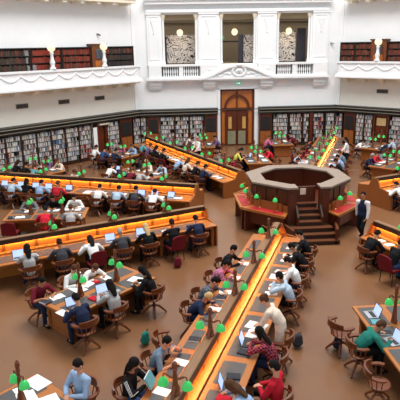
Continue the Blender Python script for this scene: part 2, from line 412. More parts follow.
# ================================================================== SIDE WALLS
# local frame: x = distance along the wall from the front corner, y = towards the room, z up
def wall_frame(side):
    s = -1 if side == 'left' else 1
    o = Vector((s*HS, 0, 0)); ax = Vector((s*S2, -S2, 0)); ay = Vector((-s*S2, -S2, 0))
    return Matrix(((ax.x, ay.x, 0, o.x), (ax.y, ay.y, 0, o.y), (0, 0, 1, 0), (0, 0, 0, 1)))
def wbuild(mb, name, mats, side, smooth=False, parent=None, M=None):
    """build in the wall frame, keeping objects unmirrored"""
    M = M or wall_frame(side)
    me = mb.mesh(name, mats, smooth)
    me.transform(M)
    if M.determinant() < 0: me.flip_normals()
    return link(name, me, parent)
FRONTM = {'fl': Matrix(((-1, 0, 0, 0), (0, -1, 0, 0), (0, 0, 1, 0), (0, 0, 0, 1)))}
for side in ('left', 'right'):
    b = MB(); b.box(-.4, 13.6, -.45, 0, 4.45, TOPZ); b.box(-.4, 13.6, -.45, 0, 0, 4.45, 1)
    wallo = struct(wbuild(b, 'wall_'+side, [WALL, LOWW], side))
    b = MB()                                     # corner fillet pilaster
    b.box(0.0, .22, 0, .1, 2.6, TOPZ)
    struct(wbuild(b, 'trim_8' if side == 'left' else 'trim_9', WALL, side, parent=None))
    # gallery balcony: slab, parapet, mouldings
    b = MB(); D = .8
    b.box(.3, 13.3, 0, D, 4.44, 4.6)
    b.box(.3, 13.3, D-.1, D, 4.6, 5.36)
    b.box(.3, .4, 0, D, 4.6, 5.36)
    b.box(.24, 13.3, D-.16, D+.08, 5.36, 5.47)
    b.box(.24, 13.3, D-.0, D+.1, 4.56, 4.7); b.box(.2, 13.3, D, D+.2, 4.46, 4.56)
    sp_ = 1.16; t = .6
    while t < 13.1:                              # swags on the parapet
        pts = [(t+sp_*k/8, D+.01, 5.22-.26*math.sin(PI*k/8)) for k in range(9)]
        b.tube(pts, [.028+.03*math.sin(PI*k/8) for k in range(9)], 6)
        b.ell((t, D+.02, 5.22), .06, .04, .09, n=8, m=6)
        t += sp_
    par = struct(wbuild(b, 'trim_10' if side == 'left' else 'trim_11', WALL, side))
    b = MB(); b.box(.3, 13.3, 0, D+.05, 4.40, 4.44); t = .7
    b.box(.3, 13.3, 0, .12, 4.2, 4.4)
    struct(wbuild(b, 'trim_12' if side == 'left' else 'trim_13', CREAM, side))
    b = MB()
    while t < 13.1:
        b.box(t, t+.26, 0, D-.02, 4.28, 4.40); b.box(t+.03, t+.23, 0, D-.28, 4.17, 4.28); t += 1.16
    struct(wbuild(b, 'trim_14' if side == 'left' else 'trim_15', CREAM, side))
    # upper balcony underside
    b = MB(); b.box(.5, 13.3, 0, .9, 9.12, 9.32); b.box(.5, 13.3, .8, .95, 9.32, 9.7)
    t = .8
    while t < 13.1: b.box(t, t+.26, 0, .82, 8.98, 9.12); t += 1.16
    struct(wbuild(b, 'trim_16' if side == 'left' else 'trim_17', CREAM, side))
    # dark cornice over the bookcases
    b = MB(); b.box(0.0, 13.4, 0, .62, 2.44, 2.62, 0); b.box(.0, 13.4, 0, .5, 2.2, 2.44, 0)
    b.box(.25, 13.4, .62, .66, 2.5, 2.54, 1); b.box(.3, 13.4, .5, .56, 2.3, 2.34, 1)
    struct(wbuild(b, 'trim_18' if side == 'left' else 'trim_19', [DARKG, LINE], side))
for s, a, b_ in (('l', -6.6, -1.4), ('r', 1.34, 6.6)):
    b = MB(); b.box(a, b_, -.62, 0, 2.44, 2.62, 0); b.box(a, b_, -.5, 0, 2.2, 2.44, 0)
    b.box(a, b_, -.66, -.62, 2.5, 2.54, 1); b.box(a, b_, -.56, -.5, 2.3, 2.34, 1)
    struct(b.build('trim_20' if s == 'l' else 'trim_21', [DARKG, LINE]))

# air vents
for side, lst in (('left', ((8.35, 'far left'), (5.65, 'middle of the three'), (3.05, 'nearest the corner'))), ('right', ((3.1, 'on the right wall'),))):
    for t, nm in lst:
        M = wall_frame(side)
        p = M@Vector((t, .01, 3.62))
        vt = thing('wall_vent', f'dark slotted air vent below the {side} balcony, {nm}' if side == 'left' else 'dark slotted air vent below the right balcony', 'air vent', p, group='wall vents')
        rz = (PI/4 if side == 'left' else -PI/4)
        vt.rotation_euler = (0, 0, rz)
        f = MB(); f.box(-.36, .36, -.05, .01, -.12, .12).build('vent_frame', mat('grey_paint', srgb(120, 112, 100), .6), vt)
        f = MB()
        for k in range(8): f.box(-.33+.083*k, -.275+.083*k, -.06, -.05, -.09, .09)
        f.build('vent_slot', BLACKM, vt)
area('gallery_fill_light', (0, 2.2, 8.9), 12.4, 1.6, 170, (1, .9, .76))  # unseen fill light, added to brighten the gallery back walls
# security cameras on the facade and wall
t = thing('security_camera', 'small white wall camera left of the right balcony', 'camera', (6.1, -.02, 6.62))
MB().box(-.06, .06, -.06, 0, -.06, .06).build('bracket', SILVER, t); MB().tube([(0, -.06, 0), (.12, -.24, -.06)], .045, 8).build('camera_body', SILVER, t)
p = wall_frame('left')@Vector((2.9, 0, 7.35))
t = thing('security_camera', 'small wall sensor high above the left gallery cabinet', 'camera', p, PI/4)
MB().box(-.06, .06, -.06, 0, -.06, .06).build('bracket', SILVER, t); MB().tube([(0, -.06, 0), (.1, -.2, -.08)], .04, 8).build('camera_body', BLACKM, t)

# ------------------------------------------------------------------ books
PAL = [mat(f'book_cloth_{i}', srgb(*[v*.92 for v in c]), .7, .2, amt=.1) for i, c in enumerate(((222, 218, 212), (200, 196, 192), (176, 182, 190), (120, 138, 160), (84, 104, 132), (192, 160, 152), (160, 84, 76), (150, 36, 40), (96, 128, 118), (52, 50, 56), (206, 190, 160), (230, 228, 226), (136, 130, 128), (186, 176, 184)))]
WT = [12, 9, 8, 5, 4, 6, 3, 2, 3, 5, 5, 12, 6, 7]
OLD = [mat(f'leather_binding_{i}', srgb(*c), .6, .3, amt=.2) for i, c in enumerate(((110, 50, 36), (92, 44, 32), (70, 54, 44), (58, 50, 46), (128, 66, 48), (84, 70, 58), (44, 40, 40), (150, 110, 80)))]
REDOLD = mat('red_leather_binding', srgb(142, 52, 40), .6, .3, amt=.15)
GREYOLD = mat('grey_binding', srgb(140, 138, 140), .6, .3, amt=.15)
book_slots = []     # (matrix, x, y0, z, w, h, d, palette index)
book_stuff = MB()
indiv = 0
BOXME = {}
def book_mesh(mi):
    if mi not in BOXME:
        b = MB(); b.box(0, 1, 0, 1, 0, 1)
        BOXME[mi] = b.mesh('book', PAL[mi])
    return BOXME[mi]
def shelf_books(M, x0, x1, y, z, hmax, individual, bay):
    """row of books standing on a shelf; spine at y"""
    global indiv
    x = x0; nb = 0
    rot = M.to_3x3()
    while x < x1-.03:
        wd = rnd.uniform(.028, .062)
        if rnd.random() < .06: x += rnd.uniform(.04, .14); continue
        if x+wd > x1: break
        h = hmax*rnd.uniform(.78, .98); dd = rnd.uniform(.15, .2)
        mi = rnd.choices(range(len(PAL)), WT)[0]
        if bay == 'red' and rnd.random() < .4: mi = 7
        if bay == 'blue' and rnd.random() < .6: mi = 4
        if individual and indiv < 300:
            indiv += 1
            p = M@Vector((x, y, z))
            o = link('book', book_mesh(mi)); q = M@Vector((x+wd, y, z))
            sgn = 1 if M.determinant() > 0 else -1
            # stand it with its back towards the wall
            o.matrix_world = Matrix.Translation(M@Vector((x if sgn > 0 else x+wd, y-dd, z)))@(rot@Matrix.Diagonal((sgn, 1, 1))).to_4x4()@Matrix.Diagonal((wd-.004, dd, h, 1))
            nb += 1; lbl = f'{BNM[mi]} book, {ordn[nb-1]} from left on {bay}'
            tag(o, lbl, 'book', 'upright books in the bookcases at the left end of the left wall')
        else:
            v = [book_stuff.bm.verts.new(M@Vector(pp)) for pp in ((x, y-dd, z), (x+wd-.004, y-dd, z), (x+wd-.004, y, z), (x, y, z), (x, y-dd, z+h), (x+wd-.004, y-dd, z+h), (x+wd-.004, y, z+h), (x, y, z+h))]
            book_stuff._m(v, mi, ((4, 5, 6, 7), (1, 2, 6, 5), (2, 3, 7, 6), (3, 0, 4, 7)))
        x += wd
NSH = 7; ZS0 = .22; PITCH = .277
def bookcase(M, x0, x1, label, individual=False, spec={}):
    t = link('bookcase', None, None, M@Vector(((x0+x1)/2, .2, 0))); t.empty_display_size = .2
    tag(t, label, 'bookcase', 'ground level bookcases around the room')
    inv = Matrix.Translation(-(M@Vector(((x0+x1)/2, .2, 0))))@M
    def wb_(mb, name, mt):
        me = mb.mesh(name, mt); me.transform(inv)
        return link(name, me, t)
    wb_(MB().box(x0+.03, x1-.03, .02, .06, 0, 2.2), 'back_panel', DARKW)
    wb_(MB().box(x0, x0+.04, .02, .44, 0, 2.2), 'side_panel', DARKW); wb_(MB().box(x1-.04, x1, .02, .44, 0, 2.2), 'side_panel', DARKW)
    wb_(MB().box(x0+.04, x1-.04, .06, .42, 0, ZS0), 'plinth', DARKW)
    for k in range(NSH):
        z = ZS0+PITCH*k
        if k: wb_(MB().box(x0+.04, x1-.04, .06, .4, z-.02, z), 'shelf', LINE)
        lb = label.replace('bookcase', 'book standing in the bookcase')
        if individual: bay = f'{ordn[k]} shelf up, ' + individual
        else: bay = spec.get(k)
        shelf_books(M, x0+.05, x1-.05, .38, z+.002, PITCH-.03, bool(individual), bay)
MF = Matrix(((1, 0, 0, 0), (0, -1, 0, 0), (0, 0, 1, 0), (0, 0, 0, 1)))     # front wall frame (mirrors y)
ML = wall_frame('left'); MR = wall_frame('right')
BNM = ['white', 'light grey', 'pale blue', 'slate blue', 'navy', 'pink', 'brick red', 'red', 'green', 'black', 'tan', 'bright white', 'grey', 'lilac']
ordn = ['first', 'second', 'third', 'fourth', 'fifth', 'sixth', 'seventh', 'eighth', 'ninth', 'tenth', 'eleventh', 'twelfth', 'thirteenth', 'fourteenth', 'fifteenth', 'sixteenth', 'seventeenth', 'eighteenth', 'nineteenth', 'twentieth', 'twenty-first', 'twenty-second', 'twenty-third', 'twenty-fourth', 'twenty-fifth', 'twenty-sixth', 'twenty-seventh', 'twenty-eighth', 'twenty-ninth', 'thirtieth']
# left wall bays (t from 4.15 outward)
tb = 4.15; k = 0; bays = []
while tb < 10.9: bays.append((tb, tb+.93)); tb += .94
n = len(bays)
for i, (a, b) in enumerate(reversed(bays)):
    j = n-1-i
    sp = {1: 'red', 2: 'red', 0: 'red'} if j == 0 else ({4: 'blue', 3: 'blue'} if j == 2 else {})
    ind = f'{ordn[j]} bookcase from white poster' if j >= n-3 else False
    bookcase(ML, a, b, f'tall bookcase full of books, {ordn[j]} from the white poster on the left wall', ind, sp)
bookcase(ML, 1.95, 2.95, 'narrow bookcase between the left side doorway and dark notice board')
bookcase(ML, .12, .8, 'narrow bookcase on the left wall right beside the back left corner')
bookcase(MF, -6.5, -6.08, 'very narrow bookcase on the front wall beside back left corner')
for i, (a, b) in enumerate(((-5.2, -4.26), (-4.24, -3.3), (-3.28, -2.32))): bookcase(MF, a, b, f'tall bookcase on the front wall left of the entrance, {ordn[i]} from the left')
for i, (a, b) in enumerate(((2.28, 3.33), (3.4, 4.3), (4.32, 4.75))): bookcase(MF, a, b, f'tall bookcase on the front wall right of the entrance, {ordn[i]} from the entrance')
bookcase(MF, 5.0, 5.75, 'bookcase with reddish books near the back right corner', False, {4: 'red', 5: 'red', 3: 'red'})
bookcase(MF, 5.85, 6.5, 'bookcase on the front wall tight against the back right corner')
bookcase(MR, .1, .7, 'narrow bookcase on the right wall beside the back right corner')
bookcase(MR, 1.6, 2.2, 'bookcase on the right wall left of the tall wooden door, nearer the corner'); bookcase(MR, 2.2, 2.78, 'bookcase on the right wall directly left of the tall wooden door')
for i in range(3): bookcase(MR, 3.86+.94*i, 4.78+.94*i, f'bookcase on the right wall right of the wooden door, {ordn[i]} from the door')
tag(book_stuff.build('books', PAL), 'rows of mixed pale books filling the ground level bookcases', 'books', kind='stuff')

# dark boards with wood cupboard below
def board_unit(M, x0, x1, label):
    c = M@Vector(((x0+x1)/2, .2, 0)); t = link('cupboard', None, None, c); tag(t, label, 'cupboard', 'dark boards over wooden cupboards')
    inv = Matrix.Translation(-c)@M
    def wb_(mb, name, mt):
        me = mb.mesh(name, mt); me.transform(inv); return link(name, me, t)
    wb_(MB().box(x0, x1, .02, .4, 0, 2.2), 'cabinet_body', REDW)
    wb_(MB().box(x0+.08, x1-.08, .4, .44, 1.12, 1.98), 'dark_board', BOARD)
    wb_(MB().box(x0+.06, (x0+x1)/2-.01, .4, .43, .12, 1.02), 'cupboard_door', WOOD); wb_(MB().box((x0+x1)/2+.01, x1-.06, .4, .43, .12, 1.02), 'cupboard_door', WOOD)
board_unit(ML, .88, 1.86, 'dark notice board over wooden cupboard on the left wall near corner')
board_unit(MF, -6.02, -5.3, 'dark board over wooden cupboard on the front wall by the back left corner')
board_unit(MF, -2.27, -1.45, 'dark board over wooden cupboard immediately left of the entrance door')
board_unit(MF, 1.38, 2.2, 'dark board over wooden cupboard immediately right of the entrance door')
board_unit(MR, .78, 1.56, 'dark board over wooden cupboard on the right wall near corner')
# timber pilasters
b = MB(); b.box(4.78, 4.97, -.46, 0, 0, 2.2); struct(b.build('trim_22', REDW))
# side wall doors
def side_door(M, x0, x1, name, sign):
    b = MB(); b.box(x0, x1, .02, .3, 0, 2.2); b.box(x0, x0+.1, .3, .44, 0, 2.2); b.box(x1-.1, x1, .3, .44, 0, 2.2); b.box(x0, x1, .3, .44, 2.1, 2.2)
    b.box(x0+.18, x1-.18, .3, .33, .15, .95); b.box(x0+.18, x1-.18, .3, .33, 1.1, 2.0)
    me = b.mesh(name, REDW); me.transform(M); o = struct(link(name, me))
    b = MB(); b.tube([(x0+.16, .36, .95), (x0+.16, .36, 1.15)], .014); me = b.mesh('door_handle', BRASS); me.transform(M); link('door_handle', me, o)
    if sign:
        b = MB(); b.box(x0+.2, x1-.2, .34, .36, 1.5, 1.98); me = b.mesh('door_pane', mat('pale_pane', srgb(186, 160, 112), .4)); me.transform(M); link('door_pane', me, o)
side_door(ML, 3.0, 3.72, 'door_2', False); side_door(MR, 2.82, 3.82, 'door_3', True)
t = link('poster', None, None, ML@Vector((3.92, .47, 0))); t.rotation_euler = (0, 0, PI/4)
tag(t, 'tall white information banner standing beside the left side doorway', 'banner')
MB().box(-.14, .14, -.02, 0, .35, 1.95).build('banner_sheet', PAPER, t); MB().box(-.16, .16, -.06, .06, 0.0, .05).build('banner_foot', BLACKM, t); MB().box(-.012, .012, .0, .02, .05, 1.95).build('banner_pole', SILVER, t)
t = link('door_sign', None, None, ML@Vector((3.2, .5, 2.02))); t.rotation_euler = (0, 0, PI/4)
tag(t, 'long pale sign hanging over the left side doorway', 'sign')
MB().box(-.42, .42, -.03, .03, 0.0, .12).build('sign_board', LINE, t); MB().box(-.36, .36, -.036, -.03, .04, .08).build('sign_lettering', CREAM, t)

# gallery bookcases with old volumes (walkway level 4.6)
def gal_case(M, x0, x1, label, cols):
    c = M@Vector(((x0+x1)/2, .15, 4.6)); t = link('bookcase', None, None, c); tag(t, label, 'bookcase', 'upper gallery bookcases')
    inv = Matrix.Translation(-c)@M
    def wb_(mb, name, mt):
        me = mb.mesh(name, mt); me.transform(inv); return link(name, me, t)
    wb_(MB().box(x0, x1, .0, .04, 0+4.6, 6.58), 'back_panel', BOARD)
    for x in (x0, x1-.04): wb_(MB().box(x, x+.04, .04, .33, 4.6, 6.58), 'side_panel', DARKW)
    wb_(MB().box(x0, x1, .0, .36, 6.58, 6.64), 'top_board', BOARD)
    for k in range(5):
        wb_(MB().box(x0+.04, x1-.04, .04, .32, 4.66+.385*k, 4.69+.385*k), 'shelf', BOARD)
def gal_books(M, x0, x1, mb, f):
    for k in range(2, 5):
        x = x0+.06
        while x < x1-.1:
            wd = rnd.uniform(.04, .08); h = rnd.uniform(.25, .33); z = 4.69+.385*k
            mi = f(x, k)
            v = [mb.bm.verts.new(M@Vector(pp)) for pp in ((x, .08, z), (x+wd-.006, .08, z), (x+wd-.006, .29, z), (x, .29, z), (x, .08, z+h), (x+wd-.006, .08, z+h), (x+wd-.006, .29, z+h), (x, .29, z+h))]
            mb._m(v, mi, ((4, 5, 6, 7), (1, 2, 6, 5), (2, 3, 7, 6), (3, 0, 4, 7))); x += wd
gb = MB(); OM = OLD+[REDOLD, GREYOLD]
def fL(t, k):
    if t > 8.0: return rnd.choice([0, 2, 3, 3, 5, 2, 6])
    if t > 7.7: return rnd.choice([9, 9, 3])
    if t > 5.9: return rnd.choice([8, 8, 8, 4, 0]) if k > 2 or t < 7.4 else 9
    if t > 3.7: return rnd.choice([0, 1, 0, 4, 2, 8]) if k > 2 or t < 5.6 else 3
    return rnd.choice([1, 4, 3, 6, 6, 3, 2]) if k > 3 else rnd.choice([6, 3, 6, 2, 3])
tt = .35
cas = [(.35, 2.6), (3.72, 5.7), (5.74, 7.7), (7.74, 9.7), (9.74, 11.5)]
for i, (a, b) in enumerate(cas):
    gal_case(ML, a, b, f'dark gallery bookcase of old brown volumes on the left balcony, {ordn[i]} from the corner', None); gal_books(ML, a, b, gb, fL)
for i, (a, b) in enumerate([(.2, 1.2), (1.22, 2.28), (3.35, 4.4), (4.42, 5.6)]):
    gal_case(MR, a, b, f'dark gallery bookcase of brown volumes on the right balcony, {ordn[i]} from the corner', None)
    gal_books(MR, a, b, gb, lambda x, k: rnd.choice([0, 1, 0, 1, 4, 2, 5]))
tag(gb.build('books', OM), 'old brown red and grey bound volumes lining the upper gallery shelves', 'books', kind='stuff')
for M, a, b, lb in ((ML, 2.64, 3.68, 'wooden gallery cabinet with grey screen on the left balcony'), (MR, 2.32, 3.31, 'wooden gallery cabinet with grey screen on the right balcony')):
    c = M@Vector(((a+b)/2, .2, 4.6)); t = link('cabinet', None, None, c); tag(t, lb, 'cabinet')
    inv = Matrix.Translation(-c)@M
    for nm, mb, mt in (('cabinet_body', MB().box(a, b, .0, .4, 4.6, 6.72), CHW), ('cornice', MB().box(a-.06, b+.06, .0, .48, 6.72, 6.8), REDW), ('screen', MB().box(a+.3, b-.3, .4, .43, 5.95, 6.5), mat('grey_glass', srgb(84, 92, 104), .3, .6)), ('cabinet_door', MB().box(a+.2, b-.2, .4, .42, 4.8, 5.85), GLASSY)):
        me = mb.mesh(nm, mt); me.transform(inv); link(nm, me, t)
for M, tt, lb in ((ML, 6.68, 'white balcony lamp column with glowing globe, left one on the left balcony'), (ML, 3.08, 'white balcony lamp column with glowing globe beside the left gallery cabinet'), (MR, 2.92, 'white balcony lamp column with glowing globe on the right balcony')):
    p = M@Vector((tt, .75, 5.47))
    t = thing('lamp_column', lb, 'lamp', p, group='balcony globe lamps')
    MB().lathe([(.17, 0), (.17, .1), (.1, .16), (.13, .3), (.15, .4), (.09, .55), (.08, .8), (.12, .88), (.06, .96)], n=14).build('column', WALL, t, True)
    MB().ell((0, 0, 1.16), .22, .22, .22, n=18, m=12).build('globe', GLOBE, t, True)

# ================================================================== DAIS
dd = thing('librarian_dais', 'large octagonal dark wood dais with stairs and grey counter top in the room centre', 'dais', CEN)
def octp(R, k): a = math.radians(22.5+45*k); return Vector((-R*math.sin(a), -R*math.cos(a)))
def ring_seg(mb, R0, R1, k, z0, z1, mi=0):
    a, b, c, d_ = octp(R0, k), octp(R1, k), octp(R1, k+1), octp(R0, k+1)
    mb.prism([a, b, c, d_], z0, z1, mi)
m = MB(); m.prism([octp(1.72, k) for k in range(8)], .0, .95); m.build('platform', REDW, dd)
# faces: k between vertices at 22.5+45k ; face 7 (337.5..22.5) is the stair face
for k in range(8):
    if k == 7: continue
    m = MB(); ring_seg(m, 1.55, 1.78, k, .0, 1.74)
    a, b = octp(1.79, k), octp(1.79, k+1); u = (b-a)
    nrm = Vector((-(u.y), u.x)).normalized(); 
    if nrm.dot(a) < 0: nrm = -nrm
    for i in range(3):
        c = a+u*((i+.5)/3); m.obox((c.x, c.y, 1.35), (u.x/3*.38, u.y/3*.38, 0), (nrm.x*.02, nrm.y*.02, 0), (0, 0, .28))
    m.build('parapet_panel', REDW, dd)
    m = MB(); ring_seg(m, 1.42, 2.0, k, 1.74, 1.80); m.build('counter_top', GREYT, dd)
    m = MB(); ring_seg(m, 1.9, 1.98, k, 1.66, 1.74); m.build('counter_edge', DARKW, dd)
# stair opening, newels and cheeks on face 7
EDGE = mat('worn_step_edge', srgb(104, 62, 40), .35, kind='woodx', scale=3)
for s in (-1, 1):
    m = MB(); m.box(*sorted((s*.42, s*.74)), -1.78, -1.5, 0, 1.74)
    m.box(*sorted((s*.47, s*.69)), -1.81, -1.78, 1.0, 1.6); m.build('newel', REDW, dd)
    m = MB(); m.prism([(s*.40, -1.312), (s*.543, -1.312), (s*.765, -1.848), (s*.40, -1.848)][::s], 1.74, 1.80); m.build('counter_top', GREYT, dd)
    m = MB(); m.prism([(-1.78, 0), (-2.1, 0), (-2.1, .75), (-1.78, 1.1)], *sorted((s*.40, s*.46)), axis='x'); m.build('stair_cheek', REDW, dd)
    m = MB(); m.prism([(-1.78, 1.1), (-2.12, .75), (-2.12, .79), (-1.78, 1.14)], *sorted((s*.40, s*.46)), axis='x'); m.build('handrail', DARKW, dd)
    m = MB(); m.obox((s*.82, -2.42, .27), (.035, 0, 0), (s*-.09, -.38, 0), (0, 0, .26)); m.build('stair_cheek', REDW, dd)
    m = MB(); m.obox((s*.84, -2.42, .55), (.04, 0, 0), (s*-.09, -.4, -.0), (0, 0, .02)); m.build('handrail', EDGE, dd)
for i in range(7):
    hw = (.86, .8, .74, .4, .4, .4, .4)[i]; y0 = -2.8+.23*i
    m = MB(); m.box(-hw, hw, y0, -1.2, .157*i, .157*(i+1)-.03); m.box(-hw, hw, y0-.02, y0+.25, .157*(i+1)-.03, .157*(i+1), 1)
    m.build('step', [DARKW, EDGE], dd)
m = MB(); m.box(-.4, .4, -1.2, -1.12, 1.0, 1.66)
for x in (-.2, .2): m.box(x-.15, x+.15, -1.22, -1.2, 1.1, 1.58)
m.build('gate', REDW, dd)
m = MB(); m.box(-.34, -.14, -1.88, -1.86, 1.56, 1.78); nb_ = m.build('note_board', mat('cream_card', srgb(214, 190, 170), .7), dd)
# reading desks round the dais
for k in range(8):
    if k == 7: continue
    nm = {0: 'front left', 1: 'left', 6: 'front right', 5: 'right', 2: 'rear left', 3: 'rear', 4: 'rear right'}[k]
    t = thing('dais_desk', f'low desk with red leather writing surface on the {nm} face of the central dais', 'desk', CEN, group='desks around the central dais')
    m = MB(); R1, R0 = 2.5, 1.95
    ring_seg(m, 1.86, R1, k, .82, .87); a0, b0 = octp(R1, k), octp(R1, k+1)
    u = (b0-a0); nr_ = Vector((-u.y, u.x)).normalized(); nr_ = nr_ if nr_.dot(a0) > 0 else -nr_
    m.build('desktop', TOPW, t)
    m = MB(); a, b = octp(1.98, k), octp(1.98, k+1); c, d_ = octp(2.38, k+1), octp(2.38, k)
    q = lambda p, o_: p+(o_-p)*.09
    m.prism([q(a, b), q(d_, c), q(c, d_), q(b, a)], .87, .885); m.build('writing_surface', REDL, t)
    m = MB(); ring_seg(m, R1-.04, R1, k, .885, .91); m.build('edge_lip', TOPW, t)
    m = MB(); ring_seg(m, 1.80, 1.9, k, .2, 1.1)
    c = (octp(1.93, k)+octp(1.93, k+1))/2; uu = u.normalized()
    m.obox((c.x, c.y, 1.02), (uu.x*.5, uu.y*.5, 0), (nr_.x*.05, nr_.y*.05, 0), (0, 0, .14)); m.build('back_board', WOOD, t)
    for kk in (k, k+1):
        p = octp(2.4, kk); pp = p+(octp(2.4, k+1 if kk == k else k)-p)*.07; d2 = pp.normalized()
        m = MB(); m.obox((pp.x*.9, pp.y*.9, .42), (d2.x*.26, d2.y*.26, 0), (-d2.y*.045, d2.x*.045, 0), (0, 0, .41)); m.build('side_panel', REDW, t)
    m = MB(); ring_seg(m, 2.2, 2.24, k, .3, .82); m.build('apron', REDW, t)

# shade prototypes
def shade_mesh():
    m = MB(); m.lathe([(.0105, .075), (.03, .07), (.058, .045), (.08, .0), (.09, -.05), (.092, -.06)], n=14)
    return m.mesh('lamp_shade', GREEN, True)
SHADE = shade_mesh()
BULBM = MB().ell((0, 0, -.03), .028, .028, .035, n=8, m=6).mesh('bulb', BULB, True)
def put_shade(p, t):
    s = link('lamp_shade', SHADE, t, p); link('bulb', BULBM, s, (0, 0, -.02)); return s
for i, (k, f, lb) in enumerate(((0, .25, 'green shaded lamp over the front left dais desk, its left one'), (0, .72, 'green shaded lamp over the front left dais desk, its right one beside the stairs'), (1, .3, 'green shaded lamp over the left dais desk, nearer the rear'), (1, .75, 'green shaded lamp over the left dais desk, nearer the camera'),
                              (6, .3, 'green shaded lamp over the front right dais desk, beside the stairs'), (6, .75, 'green shaded lamp over the front right dais desk, far end'))):
    a, b = octp(2.02, k), octp(2.02, k+1)
    if k in (0,): f = 1-f
    p = a+(b-a)*f; dn = p.normalized()
    t = thing('desk_lamp', lb, 'lamp', (CEN.x+p.x, CEN.y+p.y, 1.16), group='green lamps on the dais')
    t.location = (CEN.x+p.x, CEN.y+p.y, .88)
    t_z = .88
    MB().tube([(0, 0, 0), (0, 0, .5), (dn.x*.06, dn.y*.06, .57), (dn.x*.16, dn.y*.16, .56)], .012).build('arm', BRASS, t); MB().lathe([(.05, 0), (.05, .02), (.02, .04)]).build('base', BRASS, t)
    put_shade((dn.x*.18, dn.y*.18, .47), t)

# ================================================================== SPOKE DESKS
def sf(b, r, o=0):
    """point at bearing b (deg), radius r, sideways o (+ = decreasing-bearing side)"""
    a = math.radians(b)
    return Vector((-r*math.sin(a)+o*math.cos(a), CEN.y-r*math.cos(a)-o*math.sin(a), 0))
def srot(b):
    a = math.radians(b); return math.atan2(-math.cos(a), -math.sin(a))
R0S, R1S = 4.05, 15.3
R0K = {7: 4.25}
LAMPR = [5.46+1.91*j for j in range(5)]+[15.0]
SPK = {0: ('central foreground desk', 22.3, .76, .9), 1: ('left foreground desk', 66.6, .95, .97), 2: ('middle left desk', 111.5, .95, 1.05), 3: ('back left desk', 156.4, .95, .95), 4: ('back right desk', 202.8, .95, .95), 5: ('right rear desk', 247.5, 1.0, 1.0), 7: ('right front desk', 338.0, .62, 1.0)}
SPDESC = {0: 'long double oak reading desk running from the stairs to the bottom edge', 1: 'long oak reading desk with lit partition crossing the left foreground', 2: 'long oak reading desk with lit partition crossing the left middle ground',
          3: 'long oak reading desk slanting to the back left corner', 4: 'long oak reading desk running to the back right corner', 5: 'long oak reading desk behind the walking attendant at the right edge', 7: 'long oak reading desk with lit partition in front of the walking attendant at right edge'}
# twin lamp prototype (local +Y across desk)
def twin_lamp_proto(H, sz, span, w=.085):
    t = thing('twin_lamp', '', 'lamp')
    MB().lathe([(w, 0), (w, .03), (w*.8, .06), (w*.62, H*.25), (w*.46, H*.45), (w*.36, H*.72), (w*.55, H*.75), (w*.42, H*.82), (w*.58, H*.88), (w*.5, H*.95), (.008, H)], n=10).build('post', CHW, t, False)
    for s in (-1, 1):
        MB().tube([(0, 0, sz+.1), (0, s*span*.4, sz+.1), (0, s*span*.72, sz+.14), (0, s*span*.95, sz+.14), (0, s*span, sz+.07)], [.024, .022, .02, .016, .01], 6).build('arm', CHW, t)
        put_shade((0, s*span, sz), t)
    bw = .17 if H < .8 else .1
    MB().prism([(-bw, 0), (bw, 0), (.045, H*.3), (-.045, H*.3)], -.025, .025, axis='y').build('bracket', CHW, t)
    return t
LAMPS = {'rail': twin_lamp_proto(.6, .2, .21), 'table': twin_lamp_proto(.9, .5, .15, .075)}; lamp_used = {}
def place_lamp(p, rz, label, group, kind='rail'):
    if kind not in lamp_used:
        o = LAMPS[kind]; lamp_used[kind] = True; o.location = p; o.rotation_euler = (0, 0, rz); o['label'] = label; o['group'] = group
    else: o = dup(LAMPS[kind], p, rz, label, group)
    return o
